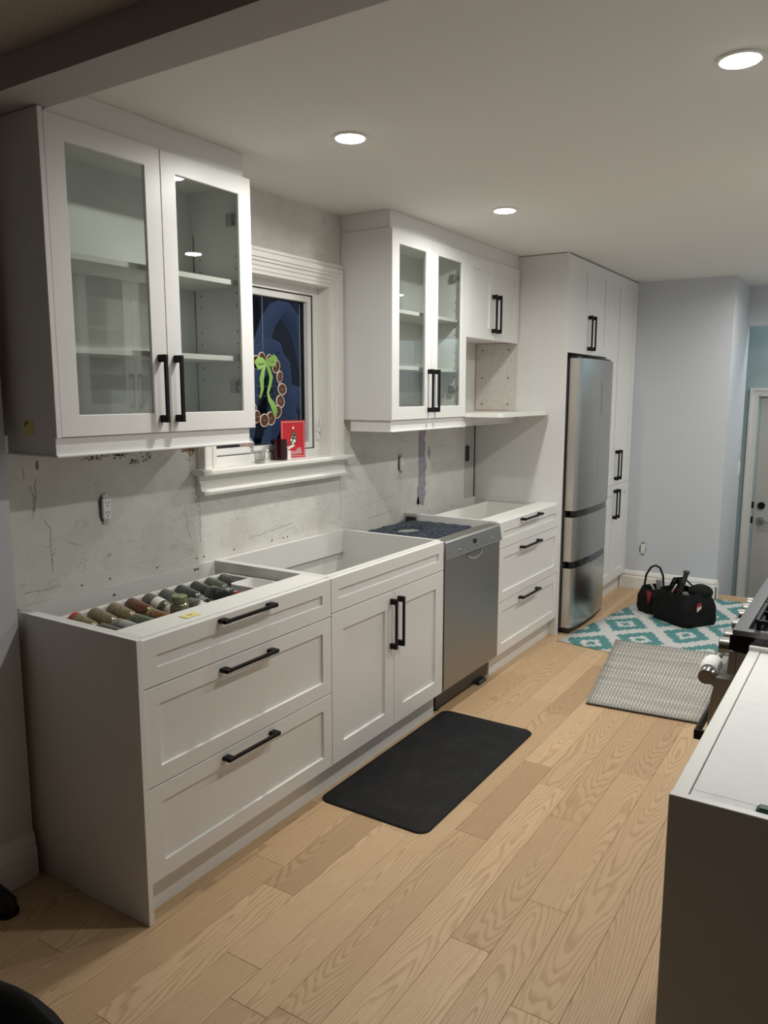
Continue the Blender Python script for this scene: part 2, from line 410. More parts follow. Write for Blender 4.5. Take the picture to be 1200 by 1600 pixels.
bb = B(); cyl(bb, (1.462, DY+.01, .465), (1.462, DY-.012, .465), .032, n=20); tube(bb, [(1.462, DY-.012, .465), (1.462, DY-.05, .465), (1.49, DY-.058, .463), (1.575, DY-.058, .458)], .010, 8)
obj('door_lever', bb, M['nickel'], dl, 30)
for zz in (.465, .60):
    bb = B(); box(bb, 1.383, 1.40, DY-.002, DY+.012, zz-.03, zz+.03, .002); obj('strike_plate', bb, M['black'], dl)
bb = B(); box(bb, 1.323, 1.331, 5.68, 5.755, .90, 1.02, .003); box(bb, 1.331, 1.336, 5.708, 5.727, .935, .985, .001)
tag(obj('light_switch', bb, M['vinyl']), 'white light switch plate on the far corner before the side door', 'switch')

# ------------------------------------------------------------------ window
bb = B()
M['gasket'] = newmat('gasket_black', (.01, .01, .012), .6)
# jamb liner
for a in ((OY0-.012, OY0, OZ0, OZ1), (OY1, OY1+.012, OZ0, OZ1), (OY0-.012, OY1+.012, OZ1, OZ1+.012)):
    box(bb, -.14, .004, a[0], a[1], a[2], a[3])
win = struct('window_1', bb, M['trim'], label='white casement window at dusk between the wall cabinets')
# mitred casing with stepped profile
def casing(w0, w1, x1, bb):
    o = [(OY0-w1, OZ0+.01), (OY0-w1, OZ1+w1), (OY1+w1, OZ1+w1), (OY1+w1, OZ0+.01)]
    i = [(OY0-w0, OZ0+.01), (OY0-w0, OZ1+w0), (OY1+w0, OZ1+w0), (OY1+w0, OZ0+.01)]
    prism(bb, o+i[::-1], 'x', 0, x1)
bb = B(); casing(.004, .102, .014, bb); casing(.020, .028, .018, bb); casing(.040, .098, .019, bb); casing(.058, .094, .026, bb); casing(.072, .090, .032, bb)
obj('casing', bb, M['trim'], win)
bb = B(); box(bb, 0, .020, OY0-.06, OY1+.112, OZ1+.098, OZ1+.118, .004); obj('header_cap', bb, M['trim'], win)
bb = B(); box(bb, -.10, .068, OY0-.135, OY1+.135, 1.248, 1.272, .006); sill = obj('window_sill', bb, M['trim'], win)
bb = B(); prism(bb, [(0, 1.172), (.012, 1.168), (.048, 1.168), (.052, 1.180), (.034, 1.186), (.028, 1.200), (.030, 1.214), (.022, 1.220), (.020, 1.248), (0, 1.248)], 'y', OY0-.115, OY1+.10)
obj('sill_apron', bb, M['trim'], win)
bb = B(); ring_prism(bb, rect(OY0, OY1, 1.272, OZ1), rect(OY0+.036, OY1-.036, 1.308, OZ1-.036), 'x', -.13, -.055); obj('outer_frame', bb, M['vinyl'], win)
bb = B(); ring_prism(bb, rect(OY0+.036, OY1-.036, 1.308, OZ1-.036), rect(OY0+.040, OY1-.040, 1.312, OZ1-.040), 'x', -.12, -.064); obj('gasket', bb, M['gasket'], win)
bb = B(); ring_prism(bb, rect(OY0+.040, OY1-.040, 1.312, OZ1-.040), rect(OY0+.068, OY1-.068, 1.340, OZ1-.068), 'x', -.12, -.068)
sash = obj('sash', bb, M['vinyl'], win)
bb = B(); ring_prism(bb, rect(OY0+.068, OY1-.068, 1.340, OZ1-.068), rect(OY0+.074, OY1-.074, 1.346, OZ1-.074), 'x', -.110, -.092); obj('glazing_bead', bb, M['gasket'], sash)
bb = B(); box(bb, -.102, -.098, OY0+.07, OY1-.07, 1.342, OZ1-.07); obj('pane', bb, M['wglass'], sash)
bb = B(); cyl(bb, (-.055, 1.722, 1.40), (-.040, 1.722, 1.40), .010, n=12); tube(bb, [(-.045, 1.722, 1.40), (-.036, 1.722, 1.42), (-.030, 1.715, 1.455)], .006, 8); box(bb, -.055, -.047, 1.712, 1.732, 1.35, 1.43, .002)
obj('lock_lever', bb, M['vinyl'], win, 30)

# outside: snow laden boughs, snowy ground, dark neighbouring wall
M['snow'] = newmat('snow', (.62, .66, .72), .8)
M['bark'] = newmat('dark_branches', (.03, .035, .03), .9)
M['nbr'] = newmat('dark_siding', (.16, .16, .15), .8)
bb = B(); box(bb, -12, -.4, -2, 16, -.6, -.3); tag(obj('snowy_yard', bb, M['snow']), 'snow covered yard outside the window at dusk', 'snow')
bb = B(); box(bb, -9.2, -9, -2, 18, -.295, 9.0)
nb = obj('neighbour_wall', bb, M['nbr']); tag(nb, 'dark neighbouring wall outside behind the snowy branches', 'building')
def arch(y, x, zt, sp, dr, r):
    return [(x, y-sp+2*sp*i/14, zt - dr*((2*i/14-1)**2)) for i in range(15)], [r*(.45+.55*math.sin(PI*(i+1)/16)) for i in range(15)]
tr = thing('snowy_tree', 'dark evergreen with drooping snow laden boughs outside the window', 'tree', (-3.2, 5.2, -.3))
bb = B(); tube(bb, [(-3.6, 5.3, -.295), (-3.6, 5.25, 1.2), (-3.55, 5.2, 3.2)], [.14, .11, .05], 10); obj('trunk', bb, M['bark'], tr, 40)
for (yy, xx, zt, sp, dr, rr) in ((4.75, -2.8, 2.42, .62, 1.5, .085), (4.30, -2.6, 1.98, .34, .9, .12), (5.45, -3.2, 1.55, .5, .5, .12)):
    P_, R_ = arch(yy, xx, zt, sp, dr, rr); bb = B()
    tube(bb, [(a+random.uniform(-.03, .03), b_, c_+random.uniform(-.03, .03)) for a, b_, c_ in P_], R_, 10); obj('snow_bough', bb, M['snow'], tr, 60)
    bb = B()
    for q in range(1):
        i = 4+q*5; a, b_, c_ = P_[i]
        tube(bb, [(a, b_, c_-.05), (a+random.uniform(-.2, .2), b_+random.uniform(-.1, .1), c_-.35-random.random()*.25)], [.09, .015], 6)
    obj('twig', bb, M['bark'], tr)

# ------------------------------------------------------------------ ceiling lamps
def lamp(x_, y_, label):
    t = thing('recessed_light', label, 'light', (x_, y_, HC), 0, 'recessed ceiling lights')
    bb = B(); lathe(bb, [(.0615, 0), (.0615, -.003), (.058, -.005), (.051, -.006), (.0505, -.003), (.0505, 0)], (0, 0, 0)); obj('trim_ring', bb, M['trim'], t, 30, local=True)
    bb = B(); lathe(bb, [(.0495, -.0035), (.0495, -.0075), (.040, -.0095), (.001, -.0105)], (0, 0, 0)); obj('diffuser', bb, M['lamp'], t, 30, local=True)
    l = bpy.data.lights.new('lamp_beam', 'AREA'); l.shape = 'DISK'; l.size = .096; l.energy = WATT; l.spread = math.radians(SPREAD); l.color = LCOL
    o = bpy.data.objects.new('lamp_beam', l); COL.objects.link(o); o.parent = t; o.location = (0, 0, -.0115)
lamp(.725, .905, 'lit round recessed light nearest the first glass wall cabinet')
lamp(.733, 2.172, 'lit round recessed light in front of the second glass wall cabinet')
lamp(1.945, .930, 'lit round recessed light at the top right above the range')
lamp(1.945, 2.20, 'lit round recessed light just past the right edge of the picture')
lamp(1.945, 3.44, 'lit round recessed light third from the front on the right, beyond the picture edge')
lamp(1.945, 4.62, 'lit round recessed light at the far end of the kitchen, right of the picture edge')
t = thing('landing_light', 'ceiling light over the lower landing hidden behind the header', 'light', (2.2, 6.0, HC))
bb = B(); lathe(bb, [(.10, 0), (.10, -.02), (.06, -.035), (.001, -.04)], (0, 0, 0)); obj('diffuser', bb, M['hall'], t, 30, local=True)

# ------------------------------------------------------------------ cabinets
def front(name, parent, xf, y0, y1, z0, z1, rail=.070, s=1, gl=False, th=.019, mat=None):
    """shaker front: frame with a recessed panel, facing s*x"""
    bb = B(); X = lambda d: xf - s*d
    def loop(d, i): return [bb.verts.new((X(d), a, b_)) for a, b_ in rect(y0+i, y1-i, z0+i, z1-i)]
    def q(A, C):
        for i in range(4): bb.faces.new((A[i], A[(i+1) % 4], C[(i+1) % 4], C[i]))
    e = .0012; bk = loop(th, 0); s1 = loop(e, 0); f0 = loop(0, e); f1 = loop(0, rail)
    q(bk, s1); q(s1, f0); q(f0, f1)
    if gl:
        f2 = loop(.002, rail+.002); f3 = loop(.010, rail+.002); f4 = loop(th, rail-.006); q(f1, f2); q(f2, f3); q(f3, f4); q(f4, bk)
    else:
        f2 = loop(.0085, rail+.0014); q(f1, f2); bb.faces.new(f2); bb.faces.new(bk)
    o = obj(name, bb, mat or M['cab'], parent)
    if gl:
        bb = B(); box(bb, X(.009), X(.013), y0+rail-.004, y1-rail+.004, z0+rail-.004, z1-rail+.004); obj('glass_pane', bb, M['glass'], o)
    return o
def pull(parent, xf, y, z, L, vert, s=1, out=.034):
    bb = B(); w = .0066; X = lambda d: xf + s*d
    if vert:
        box(bb, X(out-.009), X(out), y-w, y+w, z-L/2, z+L/2, .001)
        for e in (-1, 1): box(bb, X(.0003), X(out-.0005), y-w-.001, y+w+.001, z+e*L/2, z+e*(L/2-.024), .001)
    else:
        box(bb, X(out-.010), X(out), y-L/2, y+L/2, z-w+.001, z+w-.001, .001)
        for e in (-1, 1): box(bb, X(.0003), X(out-.0005), y+e*L/2, y+e*(L/2-.027), z-w, z+w, .001)
    return obj('handle', bb, M['black'], parent)
def dot(bb, p, ax='y', r=.004):
    d = {'y': (0, .002, 0), 'x': (.002, 0, 0)}[ax]; cyl(bb, p, Vector(p)+Vector(d), r, n=8)

def base_body(name, label, y0, y1, kind, s=1, xw=0.0, xf=FX):
    """open topped base cabinet; x from the wall xw towards s"""
    X = lambda d: xw + s*d
    D = abs(xf-xw)-.0195
    t = thing(name, label, 'cabinet', (X(.3), (y0+y1)/2, 0))
    bb = B(); w = .018
    box(bb, X(.002), X(D), y0+.0006, y0+w, .120, ZT, .001); box(bb, X(.002), X(D), y1-w, y1-.0006, .120, ZT, .001)
    box(bb, X(.002), X(D-.001), y0+w, y1-w, .120, .138)
    obj('side_panels', bb, M['cabin'], t)
    bb = B(); box(bb, X(.002), X(.018), y0+w, y1-w, .138, ZT-.002)
    if kind == 'sink': box(bb, X(.0185), X(.034), y0+w, y1-w, ZT-.115, ZT-.001)
    obj('back_panel', bb, M['cabin'], t)
    if kind == 'drawer':
        bb = B(); box(bb, X(.478), X(D), y0+w, y1-w, ZT-.019, ZT-.0005, .001); obj('front_rail', bb, M['edge'], t)
    else:
        bb = B(); box(bb, X(D-.018), X(D), y0+w, y1-w, ZT-.13, ZT-.0005, .001); obj('front_rail', bb, M['edge'], t)
    bb = B(); box(bb, X(D-.045), X(D-.029), y0, y1, .0, .119); obj('toe_kick', bb, M['cab'], t)
    return t
ROWS = ((.733, .879), (.427, .7295), (.124, .4235))
def drawers(t, y0, y1, hl, hc, hz=(.863, .700, .400), s=1, xf=FX):
    for (z0, z1), h in zip(ROWS, hz):
        d = front('drawer', t, xf, y0+.0015, y1-.0015, z0, z1, rail=.054, s=s); pull(d, xf, hc, h, hl, False, s)
        yield d

# first run cabinet with spice drawer
c1 = base_body('drawer_base_cabinet', 'white base cabinet with three drawers and spice jars, nearest the camera', .021, Y1, 'drawer')
ds = list(drawers(c1, .021, Y1, .256, .455))
bb = B(); box(bb, .050, .6125, 0.0005, .0200, 0, ZT+.001, .0012); obj('end_panel', bb, M['cab'], c1)
# open drawer box with white tray
bb = B()
box(bb, .075, .085, .045, .905, .745, .842); box(bb, .575, .585, .045, .905, .745, .842); box(bb, .085, .575, .045, .055, .745, .842); box(bb, .085, .575, .895, .905, .745, .842); box(bb, .085, .575, .055, .895, .745, .752)
obj('drawer_box', bb, M['edge'], ds[0])
c2 = base_body('sink_base_cabinet', 'white open-topped sink base cabinet with two doors and no counter', Y1, Y2, 'sink')
front('false_front', c2, FX, Y1+.0015, Y2-.0015, .742, .879, rail=.050)
ym = (Y1+Y2)/2+.006
for a, b_, hy in ((Y1+.0015, ym-.0012, ym-.030), (ym+.0012, Y2-.0015, ym+.030)):
    d = front('door', c2, FX, a, b_, .124, .738, rail=.075); pull(d, FX, hy, .595, .222, True)
c3 = base_body('drawer_base_cabinet', 'white base cabinet with three drawers between dishwasher and fridge panel', Y3, Y4, 'drawer')
ds3 = list(drawers(c3, Y3, Y4, .285, 2.91))
bb = B()
for a in ((.11, .12, Y3+.03, Y4-.03), (.46, .47, Y3+.03, Y4-.03), (.12, .46, Y3+.03, Y3+.04), (.12, .46, Y4-.04, Y4-.03)): box(bb, *a, .74, .862)
box(bb, .12, .46, Y3+.04, Y4-.04, .74, .747)
obj('drawer_box', bb, M['edge'], ds3[0])
bb = B()
bb.free()
for yy in (2.75, 3.05): bb = B(); dot(bb, (.018, yy, .862), 'x', .004); obj('screw', bb, M['crack'], c3)
for yy, zz in ((.40, .850), (.80, .868), (.815, .868)): bb = B(); dot(bb, (.018, yy, zz), 'x', .005); obj('screw', bb, M['crack'], c1)

# wall cabinets
def hinge(parent, x, y, z, s=-1):
    bb = B(); box(bb, x-.045, x+.02, y-.012 if s < 0 else y, y if s < 0 else y+.012, z-.008, z+.008, .001); box(bb, x-.04, x-.01, y-.018 if s < 0 else y, y if s < 0 else y+.018, z-.022, z+.022, .001)
    cyl(bb, (x+.01, y+s*.008, z-.012), (x+.01, y+s*.008, z+.012), .007, n=8)
    obj('hinge', bb, M['nickel'], parent)
def glass_wall_cabinet(label, y0, y1, s=1, xw=0.0, ov=.0):
    X = lambda d: xw + s*d
    D = UX-.0195
    t = thing('glass_wall_cabinet', label, 'cabinet', (X(.15), (y0+y1)/2, UZ0))
    bb = B(); w = .018
    box(bb, X(.002), X(D), y0, y0+w, UZ0, UZ1, .001); box(bb, X(.002), X(D), y1-w, y1, UZ0, UZ1, .001)
    box(bb, X(.002), X(D-.0005), y0+w, y1-w, UZ0, UZ0+w); box(bb, X(.002), X(D-.0005), y0+w, y1-w, UZ1-w, UZ1); box(bb, X(.002), X(.010), y0+w, y1-w, UZ0+w, UZ1-w)
    body = obj('body', bb, M['cab'], t)
    bb = B()
    for yy, dd in ((y0+w, 1), (y1-w-.0012, 1)):
        for xx in (.05, .235):
            for i in range(5):
                for zc in (1.72, 1.995):
                    zz = zc - .09 + i*.045; cyl(bb, (X(xx), yy, zz), (X(xx), yy+.0012, zz), .0035, n=6)
    obj('shelf_pin_holes', bb, M['crack'], body)['kind'] = 'stuff'
    for zz in (1.706, 1.982):
        bb = B(); box(bb, X(.012), X(D-.02), y0+w+.001, y1-w-.001, zz-.009, zz+.009, .0008); obj('shelf', bb, M['cabin'], t)
    ym = (y0+y1)/2-.006
    for a, b_, hy, hs, sg in ((y0+.0015, ym-.0012, ym-.034, y0+w, 1), (ym+.0012, y1-.0015, ym+.034, y1-w, -1)):
        d = front('glass_door', t, X(UX), a, b_, UZ0+.0015, UZ1-.0015, rail=.0625, s=s, gl=True)
        pull(d, X(UX), hy, 1.592, .222, True, s)
        if s > 0:
            for zz in (1.60, 2.215): hinge(d, .245, hs, zz, sg)
    return t
u1 = glass_wall_cabinet('white glass-door wall cabinet nearest the camera, left of the window', .024, .872)
bb = B(); box(bb, .014, .302, .006, .0235, UZ0, UZ1+.005, .0012); obj('end_panel', bb, M['cab'], u1)
bb = B(); box(bb, .27, .284, .0405, .850, UZ1+.001, HC-.001); box(bb, .002, .27, .836, .850, UZ1+.001, HC-.001); obj('top_filler', bb, M['cab'], u1)
def valance(t, ya, yb, xd=.284, left=True):
    bb = B()
    box(bb, xd-.018, xd, ya, yb, UZ0-.052, UZ0-.0005); box(bb, xd-.018, xd+.012, ya-.006, yb+.004, UZ0-.058, UZ0-.050, .002)
    if left: box(bb, .05, xd-.018, ya, ya+.018, UZ0-.052, UZ0-.0005); box(bb, .05, xd-.016, ya-.006, ya+.022, UZ0-.058, UZ0-.050, .002)
    obj('light_valance', bb, M['cab'], t)
valance(u1, .010, .846, .290)
u2 = glass_wall_cabinet('white glass-door wall cabinet right of the window', 1.862, 2.655)
bb = B(); box(bb, .002, .302, 1.855, 1.8615, UZ0, UZ1, .001); obj('end_panel', bb, M['cab'], u2)
valance(u2, 1.866, 2.655, .288)
# little cabinet over the microwave shelf
u3 = thing('small_wall_cabinet', 'small white two-door wall cabinet above the empty microwave shelf', 'cabinet', (.15, 3.03, 1.9))
bb = B(); box(bb, .002, .2805, 2.6565, Y4-.001, 1.905, UZ1, .001); obj('body', bb, M['cab'], u3)
for a, b_, hy in ((2.658, 3.022, 2.992), (3.025, Y4-.014, 3.056)):
    d = front('door', u3, UX, a, b_, 1.895, UZ1-.0015, rail=.066); pull(d, UX, hy, 2.048, .222, True)
bb = B(); box(bb, .002, .295, 2.6565, 2.6620, UZ0+.02, 1.905); obj('niche_side', bb, M['cabin'], u3)
M['raw'] = newmat('raw_niche_board', (.62, .59, .54), .7)
k = N(M['raw']); n = k.noise(k.mapping(k.coord(), (6, 1, 3)), 9, 6, .7); k.l(k.ramp(n, [(.4, (.66, .635, .58)), (.62, (.60, .57, .52)), (.72, (.48, .44, .40))]), k.b.inputs['Base Color'])
bb = B(); box(bb, .004, .292, Y4-.012, Y4-.001, UZ0+.021, 1.904); npn = obj('niche_panel', bb, M['raw'], u3)
for xx in (.05, .235):
    for zz in (1.51, 1.68, 1.86): bb = B(); dot(bb, (xx, Y4-.014, zz), 'y', .0055); obj('screw', bb, M['crack'], npn)
M['pink'] = newmat('raw_edge_pink', (.52, .36, .28), .8)
bb = B(); box(bb, .001, .006, Y4-.018, Y4-.011, UZ0+.021, 1.904); box(bb, .004, .292, Y4-.016, Y4-.012, 1.898, 1.9045); box(bb, .004, .24, Y4-.016, Y4-.012, UZ0+.0205, UZ0+.026)
obj('raw_edge', bb, M['pink'], npn)
bb = B(); box(bb, .27, .286, 1.8615, Y4-.001, UZ1+.001, HC-.001); box(bb, .002, .27, 1.8615, 1.877, UZ1+.001, HC-.001); tag(obj('top_filler', bb, M['cab']), 'white filler board between ceiling and the wall cabinets right of the window', 'trim board')
# microwave shelf
bb = B(); poly = [(.002, 2.657), (.305, 2.657), (.33, 2.66)] + [(.50, 2.66), (.515, 2.668), (.523, 2.685)] + [(.523, Y4-.05), (.515, Y4-.018), (.49, Y4-.002)] + [(.002, Y4-.002)]
prism(bb, [(a, b_) for a, b_ in poly], 'z', UZ0-.001, UZ0+.0195)
ms = obj('microwave_shelf', bb, M['edge']); tag(ms, 'empty white microwave shelf sticking out beneath the small wall cabinet', 'shelf')
bb = B(); box(bb, .272, .288, 2.662, Y4-.03, UZ0-.048, UZ0-.0015); box(bb, .272, .294, 2.662, Y4-.03, UZ0-.054, UZ0-.048, .001); box(bb, .268, .300, Y4-.034, Y4-.020, UZ0-.054, UZ0-.0015); obj('light_valance', bb, M['cab'], ms)

# fridge surround and pantry
sp = thing('fridge_surround', 'white tall panel and two-door cabinet enclosing the refrigerator', 'cabinet', (.31, 3.83, 0))
bb = B(); box(bb, .002, .62, Y4, Y4+.021, 0, HC-.004, .001); obj('side_panel', bb, M['cab'], sp)
bb = B(); box(bb, .002, .60, 3.427, 4.240, 1.845, HC-.010); obj('body', bb, M['cab'], sp)
for a, b_, hy in ((3.428, 3.838, 3.805), (3.841, 4.239, 3.878)):
    d = front('door', sp, .62, a, b_, 1.835, HC-.010, rail=.07); pull(d, .62, hy, 1.975, .226, True)
pn = thing('pantry_cabinet', 'tall white pantry cabinet with four doors right of the refrigerator', 'cabinet', (.31, 4.6, 0))
bb = B(); box(bb, .002, .60, 4.2415, 4.988, .125, HC-.010); obj('body', bb, M['cab'], pn)
bb = B(); box(bb, .55, .575, 4.2415, 4.971, 0, .125); obj('toe_kick', bb, M['cab'], pn)
for a, b_, hy in ((4.2425, 4.598, 4.563), (4.601, 4.968, 4.636)):
    d = front('door', pn, .62, a, b_, .887, HC-.010, rail=.07); pull(d, .62, hy, 1.04, .226, True)
    d = front('door', pn, .62, a, b_, .128, .884, rail=.07); pull(d, .62, hy, .738, .226, True)
bb = B(); box(bb, .602, .618, 4.9685, 4.988, .128, HC-.010); obj('side_filler', bb, M['cab'], pn)

# ------------------------------------------------------------------ refrigerator
fr = thing('refrigerator', 'stainless refrigerator with bowed doors and two freezer drawers', 'refrigerator', (.35, 3.82, 0))
FY0, FY1 = 3.462, 4.180
bb = B(); box(bb, .05, .615, FY0+.004, FY1-.004, .03, 1.79, .004); obj('body', bb, M['fgrey'], fr)
def bow(y): return .716 - .026*((y-3.821)/.36)**2 - (0.012 if abs(y-3.821) > .352 else 0)
def bowdoor(name, ya, yb, z0, z1, mat):
    n = 14; pts = [(bow(ya+(yb-ya)*i/n), ya+(yb-ya)*i/n) for i in range(n+1)]
    bb = B(); prism(bb, [(.625, ya)]+pts+[(.625, yb)], 'z', z0, z1)
    # second material for the pale side edge
    for f in bb.faces:
        nn = f.calc_center_median()
        if abs(nn.y-ya) < 1e-4 or abs(nn.y-yb) < 1e-4: f.material_index = 1
    return obj(name, bb, [mat, M['steeld']], fr, 30)
dA = bowdoor('door', FY0, 3.820, .828, 1.80, M['steel'])
dB = bowdoor('door', 3.823, FY1, .828, 1.80, M['steel'])
for z0, z1 in ((.492, .784), (.045, .446)):
    d = bowdoor('freezer_drawer', FY0, FY1, z0, z1, M['steel'])
    n = 14; pts = [(bow(FY0+.05+(FY1-FY0-.10)*i/n)-.004, FY0+.05+(FY1-FY0-.10)*i/n) for i in range(n+1)]
    bb = B(); prism(bb, [(.64, FY0+.05)]+pts+[(.64, FY1-.05)], 'z', z1, z1+.042); obj('grip_recess', bb, M['gloss_black'], d)
bb = B(); box(bb, .60, .68, FY0+.02, FY1-.02, .012, .044); 
for yy in (FY0+.06, FY1-.06): box(bb, .57, .60, yy-.02, yy+.02, 0, .03)
obj('base_grille', bb, M['blackplastic'], fr)
bb = B()
for yy in (FY0+.05, FY1-.05): box(bb, .56, .67, yy-.04, yy+.04, 1.801, 1.815, .002)
box(bb, .05, .60, FY0+.01, FY1-.01, 1.79, 1.80)
obj('hinge_cover', bb, M['blackplastic'], fr)
bb = B(); box(bb, .7145, .7163, 3.845, 3.868, 1.44, 1.66); obj('control_strip', bb, newmat('fridge_control_strip', (.22, .22, .22), .2, .5), dB)

# ------------------------------------------------------------------ dishwasher
dw = thing('dishwasher', 'stainless dishwasher without a countertop, grey felt insulation on top', 'dishwasher', (.31, 2.16, 0))
a, b_ = Y2+.008, Y3-.010
bb = B(); box(bb, .03, .545, a+.006, b_-.006, .10, .838); 
obj('tub', bb, M['fgrey'], dw)
bb = B(); poly = [(.560, .125), (.608, .125), (.612, .135), (.612, .786), (.560, .786)]
prism(bb, poly, 'y', a, b_)
dd = obj('door', bb, M['steelh'], dw)
bb = B(); prism(bb, [(.560, .7865), (.622, .7865), (.626, .792), (.612, .868), (.606, .876), (.560, .876)], 'y', a, b_)
cp = obj('control_panel', bb, newmat('control_panel_steel', (.36, .36, .35), .34, .9), dw)
def cpx(z): return .626 - (z-.792)*.184
def cpq(y0_, y1_, z0_, z1_, mat, name, t=.0012):
    bb = B(); vs = []
    for d_ in (0, t):
        vs.append([bb.verts.new((cpx(zz)+d_, yy, zz)) for yy, zz in ((y0_, z0_), (y1_, z0_), (y1_, z1_), (y0_, z1_))])
    A, C_ = vs; bb.faces.new(C_); [bb.faces.new((A[i], A[(i+1) % 4], C_[(i+1) % 4], C_[i])) for i in range(4)]
    obj(name, bb, mat, cp)
cpq(2.135, 2.172, .824, .846, M['gloss_black'], 'display')
M['seg'] = emit('display_digits', (.9, .2, .1), .12)
M['mark'] = newmat('panel_markings', (.12, .12, .12), .5)
cpq(1.99, 2.12, .846, .8472, M['mark'], 'groove'); cpq(2.19, 2.33, .846, .8472, M['mark'], 'groove')
cpq(1.92, 2.40, .7935, .7955, M['chrome'], 'lower_edge')
for i in range(11):
    yy = 1.985+i*.038
    if i in (0, 10):
        bb = B(); cyl(bb, (cpx(.815), yy, .815), (cpx(.815)+.004, yy, .8155), .008, n=14); obj('button', bb, M['dwin'], cp, 30)
    else: cpq(yy-.009, yy+.009, .811, .817, M['dwin'], 'button', .002)
    cpq(yy-.006, yy+.006, .823, .8245, M['mark'], 'print') if i not in (3, 4, 5) else None
# pocket grip: dark half moon with bright lip
bb = B(); n = 14; yc = 2.165
prism(bb, [(yc+.085*math.cos(PI*i/n), .7845-.036*math.sin(PI*i/n)) for i in range(n+1)], 'x', .6122, .6135); obj('grip_recess', bb, M['mark'], dd)
bb = B(); tube(bb, [(.6150, yc+.085*math.cos(PI*i/n), .7835-.037*math.sin(PI*i/n)) for i in range(n+1)], [.002+.005*math.sin(PI*i/n) for i in range(n+1)], 8); obj('grip_lip', bb, M['dwin'], dd, 40)
bb = B(); box(bb, .50, .56, a+.01, b_-.01, .02, .10); 
obj('kick_plate', bb, M['blackplastic'], dw)
bb = B()
for yy in (a+.05, b_-.06):
    cyl(bb, (.535, yy, .0), (.535, yy, .012), .022, n=12); cyl(bb, (.535, yy, .012), (.535, yy, .10), .008, n=8)
box(bb, .56, .585, b_-.16, b_-.07, 0, .022, .004)
obj('levelling_foot', bb, M['blackplastic'], dw)
# felt insulation with an oval hole
M['felt'] = newmat('blue_grey_felt', (.10, .13, .17), .95)
k = N(M['felt']); n_ = k.noise(k.coord(), 75, 5, .85)
k.l(k.ramp(n_, [(.38, (.004, .006, .012)), (.48, (.03, .045, .07)), (.58, (.09, .12, .16)), (.68, (.30, .33, .35))]), k.b.inputs['Base Color']); k.bump(n_, 1.0, .02)
bb = B(); cyv, cxv = 2.19, .22; NS = 44; outer = []; inner = []
for i in range(NS):
    t_ = 2*PI*i/NS; ct, st = math.cos(t_), math.sin(t_)
    sc = 1/max(abs(ct)/.215, abs(st)/.300); jx = random.uniform(.96, 1.0)
    outer.append((.270+ct*sc*jx, 2.160+st*sc*jx)); inner.append((.215+ct*.065*random.uniform(.92, 1.08), 2.170+st*.10*random.uniform(.92, 1.08)))
rings = []
for f_, h_ in ((0, 0.0), (.06, .016), (.5, .020), (.93, .018), (1, .001)):
    rings.append([bb.verts.new((o_[0]*(1-f_)+i_[0]*f_, o_[1]*(1-f_)+i_[1]*f_, .8405+h_+random.uniform(-.003, .003)*(h_ > .01))) for o_, i_ in zip(outer, inner)])
for A, C_ in zip(rings, rings[1:]): skin(bb, A, C_)
obj('insulation', bb, M['felt'], dw, 60)
bb = B(); cyl(bb, (.215, 2.17, .8385), (.215, 2.17, .8400), .09, n=24); obj('tub_top', bb, newmat('tub_top_grey', (.28, .28, .26), .5), dw)
bb = B(); box(bb, .488, .545, a+.01, b_-.03, .839, .858, .001); box(bb, .546, .604, a+.004, b_-.004, .8765, .8785); obj('front_bracket', bb, M['galv'], dw)
bb = B(); 
for i in range(10): box(bb, .51+random.random()*.05, .53+random.random()*.05, b_-.14+i*.012, b_-.134+i*.012, .858, .866, .001)
obj('wiring', bb, M['crack'], dw)
bb = B(); box(bb, .03, .09, b_-.03, b_-.004, .8385, .872, .003); box(bb, .05, .12, a+.004, a+.10, .8385, .846, .003); obj('clip', bb, M['blackplastic'], dw)

# ------------------------------------------------------------------ right hand run
XF = 2.077
bc = thing('end_base_cabinet', 'white topped base cabinet with dark shadowed end panel at the lower right', 'cabinet', (2.39, .4, 0))
bb = B(); box(bb, XF, XR-.002, -.0765, -.058, 0, ZT+.002, .0012); obj('end_panel', bb, M['cab'], bc)
bb = B(); box(bb, XF+.019, XR-.002, -.057, .852, .12, .860); obj('body', bb, M['cabin'], bc)
bb = B(); box(bb, XF+.060, XF+.075, -.057, .866, 0, .12); obj('toe_kick', bb, M['cab'], bc)
bb = B(); box(bb, XF+.0005, XF+.028, -.0575, .852, .860, ZT-.001, .0012); obj('front_rail', bb, M['edge'], bc)
bb = B(); box(bb, XF, XR-.002, .8525, .8705, .12, ZT+.010, .0012); obj('far_panel', bb, M['edge'], bc)
for z0, z1 in ROWS:
    d = front('drawer', bc, XF, -.056, .851, z0, min(z1, .8585), rail=.054, s=-1)
M['board'] = newmat('white_board_top', (.78, .78, .76), .55)
k = N(M['board']); n = k.noise(k.coord(), 14, 6, .7); k.l(k.ramp(n, [(.35, (.80, .80, .78)), (.6, (.76, .76, .745)), (.75, (.68, .67, .65))]), k.b.inputs['Base Color']); k.bump(k.noise(k.coord(), 200, 3), .1, .001)
bb = B(); box(bb, XF+.0300, XF+.41, -.030, .850, .8605, ZT-.0015, .0008); box(bb, XF+.0300, XF+.135, -.056, -.030, .8605, ZT-.0015, .0008); tag(obj('board_top', bb, M['board']), 'loose white board lying on the lower right base cabinet', 'board')
bb = B(); lathe(bb, [(.022, 0), (.024, .002), (.024, .012), (.018, .018)], (2.235, -.010, .888)); 
bb.free()
bb = B(); box(bb, XF+.137, XF+.30, -.056, -.033, .8605, .893, .004); tag(obj('green_box', bb, newmat('dark_green_card', (.02, .08, .03), .5)), 'dark green box edge beside the white board at the right frame edge', 'box')

